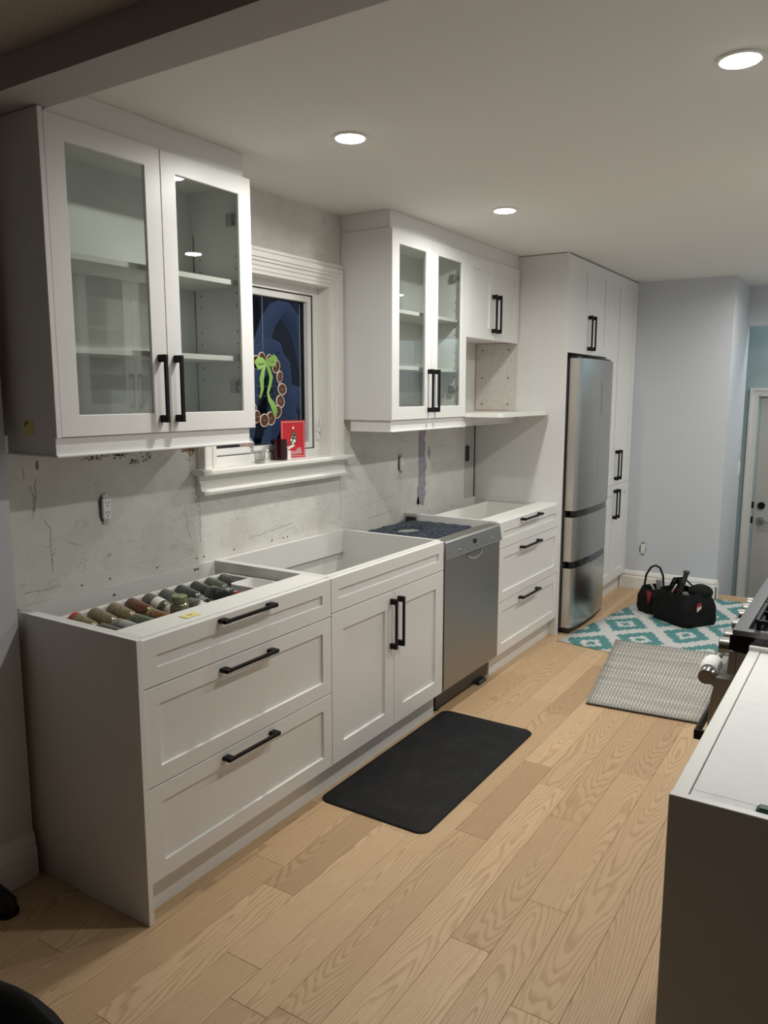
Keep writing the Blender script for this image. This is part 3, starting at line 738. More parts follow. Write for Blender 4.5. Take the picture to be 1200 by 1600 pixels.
# range
rg = thing('range', 'black and stainless gas range between the right hand cabinets', 'range', (2.38, 1.255, 0))
RX, RY0, RY1 = 2.030, .876, 1.632
bb = B(); box(bb, RX+.012, XR-.03, RY0, RY1, .08, .868, .002); obj('body', bb, M['steel'], rg)
bb = B(); box(bb, RX+.002, XR-.03, RY0, RY1, .8685, .915, .003); ct = obj('cooktop', bb, M['gloss_black'], rg)
M['rim'] = newmat('cooktop_rim_grey', (.16, .16, .165), .28, .7)
bb = B(); ring_prism(bb, rect(RX, XR-.03, RY0, RY1), rect(RX+.035, XR-.06, RY0+.030, RY1-.03), 'z', .9155, .930); obj('rim', bb, M['rim'], ct)
for i, (bx, by) in enumerate(((2.19, 1.03), (2.19, 1.48), (2.47, 1.03), (2.47, 1.48), (2.33, 1.255))):
    bb = B(); lathe(bb, [(.048, .0), (.05, .006), (.036, .010), (.036, .016), (.001, .017)], (bx, by, .9155), n=18); obj('burner', bb, M['black'], ct, 30)
for k_ in range(3):
    g0 = RY0+.045+k_*.225; g1 = g0+.212; bb = B()
    for yy in (g0, g1): box(bb, 2.085, 2.60, yy-.005, yy+.005, .944, .956, .001)
    for xx in (2.085, 2.19, 2.33, 2.47, 2.60): box(bb, xx-.005, xx+.005, g0, g1, .945, .957, .001)
    box(bb, 2.085, 2.60, (g0+g1)/2-.004, (g0+g1)/2+.004, .944, .956, .001)
    for yy in (g0, g1):
        for xx in (2.09, 2.595): box(bb, xx-.006, xx+.006, yy-.006, yy+.006, .9157, .944)
    obj('grate', bb, M['black'], ct)
bb = B(); prism(bb, [(RX+.012, .800), (RX-.008, .800), (RX-.004, .868), (RX+.012, .868)], 'y', RY0, RY1); cpn = obj('knob_panel', bb, M['steel'], rg)
bb = B(); box(bb, RX-.006, RX+.30, RY0-.0008, RY0, .905-.035, .915, 0); obj('side_cap', bb, M['gloss_black'], rg)
for yy in (.985, 1.072, 1.215, 1.345, 1.437, 1.522):
    bb = B(); cyl(bb, (RX-.006, yy, .846), (RX-.014, yy, .846), .027, n=22); cyl(bb, (RX-.014, yy, .846), (RX-.046, yy, .846), .0285, .027, n=24); box(bb, RX-.050, RX-.045, yy-.004, yy+.004, .824, .868, .001)
    obj('knob', bb, M['steel'], cpn, 30)
# bulging oven door
n = 8; pf = [(RX+.010, .300), (RX-.054, .300), (RX-.054, .45), (RX-.052, .58), (RX-.050, .66), (RX-.046, .72), (RX-.036, .782), (RX+.010, .782)]
bb = B(); prism(bb, pf, 'y', RY0+.004, RY1-.004); od = obj('oven_door', bb, M['steel'], rg, 25)
bb = B(); box(bb, RX-.057, RX-.048, RY0+.12, RY1-.12, .36, .56, .002); obj('oven_window', bb, M['gloss_black'], od)
bb = B(); hy0, hy1 = RY0+.030, RY1-.030
tube(bb, [(RX-.068, hy0, .772), (RX-.068, hy1, .772)], .013, 14); obj('oven_handle', bb, M['steel'], od, 30)
for i, yy in enumerate((hy0+.012, hy1-.012)):
    bb = B(); prism(bb, [(RX-.028, .735), (RX-.050, .748), (RX-.075, .752), (RX-.075, .792), (RX-.028, .782)], 'y', yy-.010, yy+.010)
    cyl(bb, (RX-.066, yy-.020, .772), (RX-.066, yy+.014, .772), .021, n=24); obj('handle_bracket', bb, M['steel'], od, 30)
bb = B(); box(bb, RX-.020, RX+.010, RY0+.004, RY1-.004, .095, .290, .004); dr = obj('warming_drawer', bb, M['steel'], rg)
bb = B(); box(bb, RX+.010, RX+.05, RY0+.02, RY1-.02, 0.0, .080); obj('base_plinth', bb, M['blackplastic'], rg)
# black U frame on the lower part of the oven door
bb = B(); ring_prism(bb, rect(RX-.086, RX-.0515, RY0+.010, RY0+.32), rect(RX-.076, RX-.0515, RY0+.022, RY0+.308), 'z', .585, .612)
obj('black_frame', bb, M['black'], od)
# towel wrapped on the handle
bb = B()
n = 22
for j in range(0, 1): pass
prof_ = [(.0142, 0), (.022, 0), (.027, .012), (.030, .024), (.028, .036), (.031, .048), (.029, .060), (.030, .072), (.026, .086), (.021, .096), (.0142, .096), (.0142, 0)]
prev = None; uu, vv_, dd_ = basis((0, 1, 0))
for r_, h_ in prof_:
    L_ = ringv(bb, Vector((RX-.068, hy0+.048, .772))+dd_*h_, uu, vv_, r_, 18)
    if prev: skin(bb, prev, L_)
    prev = L_
M['towel'] = newmat('white_paper_towel', (.82, .81, .78), .9); k = N(M['towel']); k.bump(k.noise(k.coord(), 70, 4, .7), .6, .01)
tag(obj('dish_towel', bb, M['towel'], None, 60), 'white cloth wrapped around the oven handle', 'towel')
# far right wall cabinet, seen only in reflections
u4 = glass_wall_cabinet('glass-door wall cabinet on the right wall, seen reflected in the left cabinet glass', 1.68, 2.50, s=-1, xw=XR)
bb = B(); box(bb, XR-.286, XR-.002, 1.68, 2.50, UZ1+.001, HC-.001); obj('top_filler', bb, M['cab'], u4)
c4 = thing('far_base_cabinet', 'white base cabinet beyond the range, hidden behind it', 'cabinet', (2.4, 2.1, 0))
bb = B(); box(bb, XF+.025, XR-.002, 1.640, 2.50, .12, ZT); box(bb, XF+.06, XR-.002, 1.640, 2.50, 0, .12); obj('body', bb, M['cab'], c4)
for z0, z1 in ROWS: front('drawer', c4, XF+.005, 1.642, 2.498, z0, z1, rail=.054, s=-1)

# ------------------------------------------------------------------ outlets
M['white_plastic'] = newmat('white_plastic', (.82, .82, .80), .35)
def outlet(y, z, label, kind='duplex', name='electrical_outlet'):
    t = thing(name, label, 'outlet', (0, y, z))
    bb = B(); n = 18; prism(bb, [(-.004+.026*math.cos(2*PI*i/n)*random.uniform(.8, 1.15)*(1 if abs(math.cos(2*PI*i/n)) < .7 else .9), .045*(1 if math.sin(2*PI*i/n) > 0 else -1)*abs(math.sin(2*PI*i/n))**.5*random.uniform(.92, 1.05)) for i in range(n)], 'x', .001, .0025)
    obj('wall_cutout', bb, M['crack'], t, local=True)
    for e in (1, -1):
        bb = B(); box(bb, .003, .008, -.012, .012, e*.0365, e*.054, .001); cyl(bb, (.0075, 0, e*.046), (.010, 0, e*.046), .004, n=8)
        obj('mounting_ear', bb, M['galv'], t, local=True)
    if kind == 'duplex':
        bb = B(); box(bb, .003, .016, -.0165, .0165, -.036, .036, .002); r = obj('receptacle', bb, M['white_plastic'], t, local=True)
        bb = B()
        for zz in (.019, -.017):
            for yy in (-.006, .006): box(bb, .0155, .0166, yy-.0013, yy+.0013, zz-.001, zz+.009)
            cyl(bb, (.0155, 0, zz-.008), (.0166, 0, zz-.008), .003, n=8)
        obj('slots', bb, M['crack'], r, local=True)
    return t
outlet(.392, 1.168, 'uncovered duplex outlet on the plaster below the first wall cabinet')
outlet(2.433, 1.180, 'uncovered duplex outlet on the plaster above the dishwasher')
t = thing('outlet_box', 'dark open electrical box near the tall panel above the third cabinet', 'outlet', (0, 3.281, 1.185))
bb = B(); prism(bb, rrect(-.020, .020, -.050, .050, .012), 'x', .0016, .004); obj('opening', bb, M['crack'], t, local=True)
bb = B(); ring_prism(bb, rrect(-.022, .022, -.052, .052, .012), rrect(-.014, .014, -.042, .042, .008), 'x', .004, .010); obj('box_rim', bb, newmat('blue_box', (.02, .025, .04), .5), t, local=True)
t = outlet(0, 0, 'uncovered outlet low on the pale blue end wall')
t.location = (.757, 4.989, .338); t.rotation_euler = (0, 0, -PI/2)

# ------------------------------------------------------------------ sticky notes
M['yellow'] = newmat('yellow_note', (.80, .70, .28), .7)
t = thing('sticky_note', 'small yellow sticky note on the top rail of the first base cabinet', 'note', (.545, .27, ZT))
bb = B(); box(bb, -.018, .018, -.030, .030, .0005, .0016); obj('paper', bb, M['yellow'], t, local=True)
bb = B(); tube(bb, [(-.004, -.010, .002), (.003, .004, .002), (-.002, .010, .002)], .0012, 5); obj('pen_mark', bb, M['mark'], t, local=True)
t = thing('sticky_note', 'small yellow sticky note on the dark end panel of the first wall cabinet', 'note', (.175, .0058, 1.475))
bb = B(); box(bb, -.025, .018, -.0018, -.0003, -.022, .022); obj('paper', bb, M['yellow'], t, local=True)
bb = B(); tube(bb, [(-.017, -.0022, .004), (-.014, -.0022, .016), (-.002, -.0022, .014)], .0022, 5); obj('pen_mark', bb, M['mark'], t, local=True)

# ------------------------------------------------------------------ sill things
Z = 1.2722
t = thing('candle', 'dark red glass candle on the window sill in front of the card', 'candle', (-.020, 1.388, Z))
bb = B(); lathe(bb, [(.036, 0), (.038, .003), (.038, .094), (.035, .094), (.034, .070), (.001, .070)], (0, 0, 0), n=28)
obj('vessel', bb, newmat('dark_red_glass', (.028, .003, .005), .08), t, 30, local=True)
def txt(s, size, loc, rot, mat, parent, name='lettering', ext=.0002):
    cu = bpy.data.curves.new('tmp', 'FONT'); cu.body = s; cu.size = size; cu.extrude = ext; cu.align_x = 'CENTER'
    o = bpy.data.objects.new('tmp', cu); COL.objects.link(o)
    dg = bpy.context.evaluated_depsgraph_get(); me = bpy.data.meshes.new_from_object(o.evaluated_get(dg))
    bpy.data.objects.remove(o); n_ = bpy.data.objects.new(name, me); me.materials.clear(); me.materials.append(mat); COL.objects.link(n_)
    n_.parent = parent; n_.location = loc; n_.rotation_euler = rot; return n_
M['print'] = newmat('pale_print', (.7, .68, .62), .5)
an = math.radians(-38)
txt('Home', .014, (.0386*math.cos(an+.25), .0386*math.sin(an+.25)+.020, .055), (PI/2, 0, PI/2+an+.25), M['print'], t)
# Christmas card
t = thing('greeting_card', 'red Christmas card with a decorated tree standing on the sill', 'card', (-.052, 1.530, Z), math.radians(-12))
M['cardred'] = newmat('card_red', (.52, .012, .022), .45); M['green'] = newmat('print_green', (.015, .10, .03), .5); M['white'] = newmat('print_white', (.8, .79, .75), .5); M['pinkp'] = newmat('print_pink', (.55, .25, .27), .5)
bb = B(); box(bb, -.0018, 0, -.074, .074, 0, .178); cf = obj('front_leaf', bb, M['cardred'], t, local=True)
bb = B(); a_ = math.radians(28); vs = []
for d_ in (0, .0018):
    vs.append([bb.verts.new(p) for p in ((-.002-d_*.9, -.074, 0), (-.002-.075-d_, .045, 0), (-.002-.075-d_, .045, .178), (-.002-d_*.9, -.074, .178))])
A, C_ = vs; bb.faces.new(A); bb.faces.new(C_); [bb.faces.new((A[i], A[(i+1) % 4], C_[(i+1) % 4], C_[i])) for i in range(4)]
obj('back_leaf', bb, M['cardred'], t, local=True)
bb = B(); ring_prism(bb, rect(-.068, .068, .006, .172), rect(-.066, .066, .008, .170), 'x', .0003, .0008); obj('printed_border', bb, M['print'], cf, local=True)
bb = B(); prism(bb, [(.0, .140), (.006, .120), (.012, .118), (.010, .105), (.018, .100), (.014, .086), (.026, .078), (.012, .072), (.006, .062), (-.004, .058), (-.022, .066), (-.012, .078), (-.020, .084), (-.010, .096), (-.014, .104), (-.006, .112)], 'x', .0003, .0009); obj('printed_tree', bb, M['green'], cf, local=True)
bb = B()
for yy, zz, rr in ((0, .142, .006), (-.012, .085, .006), (.006, .080, .008), (-.004, .070, .006), (.010, .098, .003), (-.006, .100, .003), (.002, .116, .002)): cyl(bb, (.0003, yy, zz), (.0012, yy, zz), rr, n=10)
prism(bb, [(-.045, .050), (.002, .064), (.008, .055), (-.040, .036)], 'x', .0003, .0010); obj('printed_snow', bb, M['white'], cf, local=True)
bb = B(); prism(bb, [(-.040, .026), (-.02, .036), (.01, .030), (.030, .048), (.046, .046), (.054, .018), (-.044, .016)], 'x', .0003, .0010); prism(bb, [(-.042, .006), (.040, .006), (.036, .012), (-.038, .012)], 'x', .0003, .0010); obj('printed_sleigh', bb, M['pinkp'], cf, local=True)
# votive
t = thing('votive_glass', 'small clear votive glass at the left of the dark candle', 'glass', (.012, 1.215, Z))
bb = B(); lathe(bb, [(.020, 0), (.024, .003), (.026, .055), (.0245, .055), (.022, .008), (.001, .007)], (0, 0, 0), n=24); obj('glass', bb, newmat('votive_smoke_glass', (.75, .78, .74), .03, Transmission_Weight=.85), t, 40, local=True)
bb = B(); lathe(bb, [(.019, .0085), (.0195, .016), (.001, .017)], (0, 0, 0), n=20); obj('wax', bb, newmat('wax', (.55, .52, .45), .5), t, 40, local=True)
# photo ornament
t = thing('photo_ornament', 'small cut-out photo stand of a person, left of the votive glass', 'photo', (-.075, 1.228, Z), math.radians(-35))
bb = B(); prism(bb, [(-.030, 0), (.030, 0), (.030, .060), (.036, .085), (.020, .108), (.0, .100), (-.018, .106), (-.034, .080), (-.028, .055)], 'x', -.003, 0); ph = obj('board', bb, newmat('grey_pink_photo', (.34, .30, .32), .4), t, local=True)
bb = B(); prism(bb, [(.012*math.cos(2*PI*i/12), .078+.016*math.sin(2*PI*i/12)) for i in range(12)], 'x', .0003, .001); obj('printed_face', bb, newmat('printed_skin', (.55, .30, .22), .5), ph, local=True)
bb = B(); prism(bb, [(-.015, .078), (-.013, .095), (.0, .100), (.013, .095), (.015, .078), (.011, .084), (.0, .088), (-.011, .084)], 'x', .001, .0015); obj('printed_hair', bb, M['crack'], ph, local=True)
bb = B(); box(bb, .0003, .001, -.022, .022, .018, .034); obj('printed_blue', bb, newmat('printed_blue', (.02, .15, .22), .5), ph, local=True)
bb = B(); prism(bb, [(-.018, .034), (.018, .034), (.022, .062), (-.020, .062)], 'x', .0003, .001); obj('printed_shirt', bb, M['white'], ph, local=True)
bb = B(); box(bb, -.02, .012, -.030, .030, .0, .004, .001); obj('foot', bb, M['white'], t, local=True)
t = thing('silver_trinket', 'small silver trinket on the sill between votive and dark candle', 'ornament', (-.045, 1.312, Z))
bb = B(); sphere(bb, (0, 0, .022), .020, (.8, 1.1, 1.1)); sphere(bb, (0, .018, .044), .010); box(bb, -.015, .015, -.022, .022, 0, .005, .001); obj('figure', bb, M['print'], t, 60, local=True)

# wreath of dried oranges hanging at the window
wc = Vector((-.060, 1.335, 1.595)); wr = thing('orange_slice_wreath', 'dried orange slice wreath with a green ribbon hanging in the window', 'wreath', wc)
R0 = .118
bb = B(); tube(bb, [(0, R0*.93*math.cos(2*PI*i/30), R0*1.12*math.sin(2*PI*i/30)) for i in range(31)], .0035, 6)
obj('wire_ring', bb, newmat('pale_wire', (.45, .42, .38), .5), wr, 60, local=True)
bb = B(); tube(bb, [(0, -.11, .02), (0, 0, .012), (0, .105, .018)], .0012, 5); tube(bb, [(0, -.11, -.02), (0, 0, -.032), (0, .105, -.010)], .0012, 5); obj('cross_wire', bb, M['nickel'], wr, local=True)
M['rind'] = newmat('dried_rind', (.72, .56, .42), .6)
M['pulp'] = newmat('dried_pulp', (.14, .035, .012), .35)
k = N(M['pulp']); sx_, sy_, sz_ = k.sep(k.coord()); ang = k.m('ARCTAN2', sz_, sy_)
seg = k.m('ABSOLUTE', k.m('SINE', k.m('MULTIPLY', ang, 4.5))); rr_ = k.m('SQRT', k.m('ADD', k.m('MULTIPLY', sy_, sy_), k.m('MULTIPLY', sz_, sz_)))
lin = k.m('LESS_THAN', seg, .12); ctr = k.m('LESS_THAN', rr_, .0045)
k.l(k.mix(k.m('MAXIMUM', k.m('MULTIPLY', lin, .6), ctr), (.055, .016, .006), (.30, .12, .05)), k.b.inputs['Base Color'])
for i in range(15):
    t_ = PI/2 - .30 - i*(2*PI/15); ro = .029+random.uniform(-.003, .003)
    cc = (.004+.004*(i % 2), R0*math.cos(t_), R0*1.18*math.sin(t_))
    bb = B(); u_, v_, d_ = basis((1, 0, 0)); 
    lathe(bb, [(ro*.86, -.002), (ro, -.0015), (ro, .002), (ro*.88, .0026), (ro*.86, .0012)], (0, 0, 0), (1, 0, 0), 22)
    o = obj('orange_slice', bb, M['rind'], wr, 40, local=True); o.location = cc; o.rotation_euler = (random.uniform(-.1, .1), random.uniform(-.15, .15), random.uniform(-.25, .25))
    bb = B(); cyl(bb, (.0012, 0, 0), (.0022, 0, 0), ro*.855, n=22); obj('pulp', bb, M['pulp'], o, local=True)
M['ribbon'] = newmat('green_ribbon', (.22, .42, .07), .35, Sheen_Weight=.3)
def ribbon(pts, w, name='ribbon'):
    bb = B(); pr = None
    for i, (p, wd) in enumerate(zip(pts, w)):
        p = Vector(p); d_ = (Vector(pts[min(i+1, len(pts)-1)])-Vector(pts[max(i-1, 0)])).normalized(); s_ = Vector((.35, 0, 0)).normalized().cross(d_).normalized()
        s_ = (s_ + Vector((.4*math.sin(i*1.1), 0, 0))).normalized()
        q = [bb.verts.new(p+s_*wd/2+Vector((e, 0, 0))) for e in (0, .0008)] + [bb.verts.new(p-s_*wd/2+Vector((e, 0, 0))) for e in (.0008, 0)]
        if pr: [bb.faces.new((pr[j], pr[(j+1) % 4], q[(j+1) % 4], q[j])) for j in range(4)]
        else: bb.faces.new(q)
        pr = q
    bb.faces.new(pr); obj(name, bb, M['ribbon'], wr, 60, local=True)
TZ = R0*1.02
ribbon([(.014, 0, TZ), (.018, .020, TZ+.012), (.02, .045, TZ+.022), (.018, .066, TZ+.014), (.016, .062, TZ-.006), (.016, .035, TZ-.008), (.015, 0, TZ-.002)], [.012, .026, .034, .034, .026, .02, .012], 'bow_loop')
ribbon([(.014, 0, TZ), (.018, -.020, TZ+.008), (.02, -.045, TZ+.010), (.018, -.066, TZ-.004), (.016, -.055, TZ-.024), (.016, -.030, TZ-.016), (.015, 0, TZ-.002)], [.012, .026, .034, .034, .026, .02, .012], 'bow_loop')
ribbon([(.015, 0, TZ), (.017, .018, TZ-.030), (.019, .030, TZ-.065), (.016, .024, TZ-.10), (.013, .012, TZ-.135), (.018, .016, TZ-.165), (.017, .040, TZ-.19), (.015, .056, TZ-.215), (.014, .062, TZ-.245)], [.012, .016, .018, .020, .028, .030, .030, .026, .006], 'ribbon_tail')
ribbon([(.015, 0, TZ), (.017, -.020, TZ-.030), (.019, -.035, TZ-.075), (.016, -.030, TZ-.12), (.015, -.045, TZ-.16)], [.012, .018, .022, .022, .010], 'ribbon_tail')
bb = B(); tube(bb, [(0, 0, R0*1.1), (.0, 0, OZ1-wc.z-.0)], .0007, 4); obj('hanging_thread', bb, M['print'], wr, local=True)

# ------------------------------------------------------------------ spice jars in the open drawer
trz = .7525
bb = B(); ring_prism(bb, rrect(.092, .474, .070, .892, .02), rrect(.099, .467, .077, .885, .014), 'z', trz, .842)
prism(bb, rrect(.097, .469, .075, .887, .014), 'z', trz, trz+.004)
tag(obj('spice_tray', bb, M['white_plastic']), 'long white tray holding the spice jars in the top drawer', 'tray')
bb = B(); ring_prism(bb, rrect(.250, .462, .752, .880, .02), rrect(.256, .456, .758, .874, .014), 'z', .800, .850)
prism(bb, rrect(.254, .458, .756, .876, .014), 'z', .757, .802)
tag(obj('small_tray', bb, M['white_plastic']), 'small empty white tray at the far end of the spice drawer', 'tray')
def spice(x, y, z, r, L, ccol, lcol, label, tilt=(1, .0, .0), band=None, rough=.25, upright=False, fill=.9):
    d_ = Vector(tilt).normalized()
    t = thing('spice_jar', label, 'jar', (x, y, z), 0, 'spice jars in the drawer')
    rot = Vector((0, 0, 1)).rotation_difference(d_); t.rotation_mode = 'QUATERNION'; t.rotation_quaternion = rot
    m_ = newmat('spice', ccol, .22); kk = N(m_); nn = kk.noise(kk.coord(), 110, 3, .6)
    dk = tuple(c*.45 for c in ccol); kk.l(kk.ramp(nn, [(.35, dk), (.6, ccol)]), kk.b.inputs['Base Color'])
    m_.node_tree.nodes['Principled BSDF'].inputs['Coat Weight'].default_value = 1.0; m_.node_tree.nodes['Principled BSDF'].inputs['Coat Roughness'].default_value = .05
    bb = B(); lathe(bb, [(r*.80, 0.0), (r*.95, .002), (r, .007), (r, L*.68), (r*.93, L*.75), (r*.74, L*.80), (r*.74, L*.84)], (0, 0, 0), n=20); jb = obj('glass_body', bb, m_, t, 30, local=True)
    bb = B(); lathe(bb, [(r*.80, L*.835), (r*.84, L*.84), (r*.84, L*.985), (r*.78, L)], (0, 0, 0), n=20); obj('lid', bb, newmat('jar_lid', lcol, .35), t, 30, local=True)
    bb = B(); lathe(bb, [(r*.52, -.0012), (r*.60, -.0022), (r*.80, -.001), (r*.86, .0012)], (0, 0, 0), n=20); obj('base_rim', bb, m_, t, 30, local=True)
    if band:
        bb = B(); lathe(bb, [(r*1.012, L*band[0]), (r*1.018, L*band[0]+.0005), (r*1.018, L*band[1]), (r*1.012, L*band[1]+.0005)], (0, 0, 0), n=20); obj('paper_label', bb, newmat('jar_label', band[2], .5), t, 30, local=True)
    return t
ol = (.22, .19, .09); gr = (.11, .12, .09); rd = (.16, .045, .02); dg = (.06, .065, .055)
back = [(ol, (.4, .02, .03), 'olive spice jar with a red edge, first in the drawer back row'), ((.24, .20, .10), (.3, .3, .28), 'olive brown spice jar, second in the drawer back row'),
        ((.26, .21, .10), (.35, .33, .25), 'tan spice jar with pale neck, third in the drawer back row'), (rd, (.05, .03, .02), 'dark red spice jar, fourth in the drawer back row'),
        ((.13, .13, .09), (.5, .5, .48), 'grey green herb jar with a white label, fifth in the back row'), ((.12, .13, .10), (.3, .3, .3), 'grey herb jar half hidden behind the green-lidded jar'),
        (dg, (.2, .2, .2), 'dark glass jar with round embossed base, seventh in the back row')]
yy = .160
for i, (cc, lc, lb) in enumerate(back):
    spice(.110, yy, .828, .0300, .132, cc, lc, lb, (1, .04, -.22), band=((.35, .62, (.7, .69, .64)) if i == 4 else ((.02, .12, (.45, .02, .03)) if i == 0 else None)))
    yy += .0775
spice(.110, yy, .828, .0285, .125, (.05, .055, .045), (.03, .03, .03), 'dark herb jar, eighth in the drawer back row', (1, .04, -.22))
spice(.110, yy+.0765, .828, .0285, .120, (.11, .12, .09), (.04, .04, .04), 'dull green herb jar, ninth in the drawer back row', (1, .04, -.22))
spice(.110, yy+.152, .828, .0275, .115, (.07, .075, .06), (.04, .04, .04), 'dark jar at the far end of the drawer back row', (1, .0, -.22))
frt = [((.10, .10, .085), (.40, .16, .14), 'small pinkish silver spice bottle at the near front of the drawer', .150, None), ((.30, .30, .28), (.5, .5, .48), 'silver topped spice bottle beside the pinkish one', .215, (.2, .6, (.35, .35, .34))),
       ((.12, .15, .09), (.40, .42, .38), 'green herb bottle with silver shoulder in the front row', .285, None), ((.30, .11, .035), (.75, .73, .68), 'orange brown spice bottle with white band in the front row', .355, (.0, .1, (.2, .28, .08)))]
for cc, lc, lb, yy, bd in frt: spice(.262, yy, .822, .0255, .118, cc, lc, lb, (1, .06, -.10), band=bd)
spice(.318, .436, .7605, .033, .122, (.20, .20, .11), (.18, .22, .10), 'upright jar with an olive green lid standing in the drawer', (0, .0, 1))
spice(.285, .508, .825, .030, .075, (.16, .16, .13), (.82, .81, .78), 'jar with a wide white lid right of the green-lidded one', (1, .05, -.05))
spice(.262, .570, .822, .024, .10, (.03, .03, .03), (.02, .02, .02), 'black capped grinder bottle in the middle of the drawer', (1, .05, -.10), band=(.2, .5, (.25, .25, .24)))
spice(.262, .640, .832, .036, .070, (.02, .02, .022), (.015, .015, .016), 'large jar with a black lid lying across the drawer', (1, .0, -.05))
spice(.355, .632, .815, .024, .095, (.12, .12, .11), (.1, .1, .1), 'grey ground pepper bottle below the large black lid', (1, .08, -.10))
spice(.265, .705, .828, .022, .085, (.07, .07, .06), (.4, .012, .02), 'small bottle with a bright red cap near the white tray', (1, .0, -.05), band=(.25, .5, (.3, .3, .3)))
spice(.365, .705, .820, .021, .080, (.14, .15, .08), (.25, .25, .25), 'olive herb bottle in front of the red capped one', (1, .0, -.05))

# ------------------------------------------------------------------ mat, rugs
M['rubber'] = newmat('black_rubber', (.010, .010, .011), .62, spec=.22)
k = N(M['rubber']); n = k.noise(k.coord(), 8, 6, .7); k.l(k.ramp(n, [(.5, (.007, .007, .008)), (.66, (.014, .014, .015))]), k.b.inputs['Base Color']); k.bump(k.noise(k.coord(), 350, 2), .4, .001)
bb = B(); prev = None
for h_, ins in ((.0005, .002), (.004, 0), (.008, .004), (.019, .055), (.020, .060)):
    L_ = [bb.verts.new((a, b_, h_)) for a, b_ in rrect(.582+ins, 1.064-ins, .866+ins, 1.912-ins, max(.045-ins*.4, .01), 6)]
    if prev: skin(bb, prev, L_)
    else: bb.faces.new(L_)
    prev = L_
bb.faces.new(prev); tag(obj('kitchen_mat', bb, M['rubber'], None, 12), 'black rubber anti-fatigue mat in front of the sink cabinet', 'mat')

def cloth_quad(name, P4, th, z, mat, nu=10, nv=14, wav=.0):
    """a rug as a thin slab over four floor corners, uv = metres"""
    a, b_, c_, d_ = [Vector((p[0], p[1])) for p in P4]; bb = B(); uvl = bb.loops.layers.uv.new('UVMap'); G = []
    W_, H_ = (b_-a).length, (d_-a).length; rr = random.Random(3)
    for s_ in (0, 1):
        L = []
        for j in range(nv+1):
            for i in range(nu+1):
                u_, v_ = i/nu, j/nv; p = a*(1-u_)*(1-v_)+b_*u_*(1-v_)+c_*u_*v_+d_*(1-u_)*v_
                h_ = z+(th+wav*math.sin(9*u_+1)*math.sin(7*v_))*s_
                L.append((bb.verts.new((p.x, p.y, h_)), (u_*W_, v_*H_)))
        G.append(L)
    def F(q):
        f = bb.faces.new([x_[0] for x_ in q])
        for lp, x_ in zip(f.loops, q): lp[uvl].uv = x_[1]
        f.smooth = True
    I = lambda i, j: j*(nu+1)+i
    for j in range(nv):
        for i in range(nu):
            for s_ in (0, 1): F([G[s_][I(i, j)], G[s_][I(i+1, j)], G[s_][I(i+1, j+1)], G[s_][I(i, j+1)]])
    for j in range(nv):
        for i in (0, nu): F([G[0][I(i, j)], G[0][I(i, j+1)], G[1][I(i, j+1)], G[1][I(i, j)]])
    for i in range(nu):
        for j in (0, nv): F([G[0][I(i, j)], G[0][I(i+1, j)], G[1][I(i+1, j)], G[1][I(i, j)]])
    return obj(name, bb, mat, None)
M['tealrug'] = newmat('teal_trellis_weave', (.1, .4, .4), .9)
k = N(M['tealrug']); uv = k.n('ShaderNodeUVMap'); uv.uv_map = 'UVMap'
u_, v_, _ = k.sep(uv.outputs[0]); PX, PY = .44, .54
def stepped(k, s, q): return k.m('MULTIPLY', k.m('FLOOR', k.m('DIVIDE', s, q)), q)
def tri(k, s, p): return k.m('ABSOLUTE', k.m('SUBTRACT', k.m('MULTIPLY', k.m('FRACT', k.m('DIVIDE', s, p)), 2.0), 1.0))   # 0 at half period, 1 at ends
us = stepped(k, k.m('ADD', u_, .03), .0145); vs_ = stepped(k, k.m('ADD', v_, .20), .029)
def field(du, dv):
    a = tri(k, k.m('ADD', us, du), PX); b2 = tri(k, k.m('ADD', vs_, dv), PY)
    return k.m('ADD', a, b2)
f1 = k.m('MINIMUM', field(0, 0), field(PX/2, PY/2))      # 0 at medallion centres, 1 midway
band = lambda lo, hi: k.m('MULTIPLY', k.m('GREATER_THAN', f1, lo), k.m('LESS_THAN', f1, hi))
tealm = k.m('MAXIMUM', band(-.1, .16), band(.36, .76))
base = k.mix(tealm, (.60, .60, .58), (.055, .225, .225))
wv = k.noise(k.mapping(uv.outputs[0], (1, 1, 1)), 240, 2)
k.l(k.mix(k.m('MULTIPLY', wv, .25), base, (.25, .30, .30)), k.b.inputs['Base Color']); k.bump(wv, .5, .002)
tag(cloth_quad('teal_rug', ((.660, 3.300), (2.02, 3.10), (2.02, 4.96), (.915, 4.96)), .006, .0005, M['tealrug'], wav=.0015), 'teal and white trellis rug under the tool bag', 'rug')
M['greyrug'] = newmat('grey_woven_rug', (.4, .38, .34), .95)
k = N(M['greyrug']); uv = k.n('ShaderNodeUVMap'); uv.uv_map = 'UVMap'; u_, v_, _ = k.sep(uv.outputs[0])
rowi = k.m('FLOOR', k.m('DIVIDE', v_, .026)); ph_ = k.m('MULTIPLY', k.m('MODULO', rowi, 2.0), .004)
cell = k.m('SINE', k.m('MULTIPLY', k.m('ADD', u_, ph_), 2*PI/.016)); rw = k.m('SINE', k.m('MULTIPLY', v_, 2*PI/.026))
dash = k.m('GREATER_THAN', k.m('ADD', cell, k.m('MULTIPLY', rw, .55)), .15)
st = k.noise(k.mapping(uv.outputs[0], (1.0, 14, 1)), 1.0, 3, .7)
fine = k.noise(k.mapping(uv.outputs[0], (12, 70, 1)), 1.0, 3, .7)
lt = k.ramp(st, [(.36, (.36, .35, .33)), (.5, (.54, .51, .44)), (.62, (.68, .66, .61))]); dk = k.ramp(fine, [(.35, (.17, .17, .165)), (.6, (.30, .28, .25)), (.75, (.38, .35, .30))])
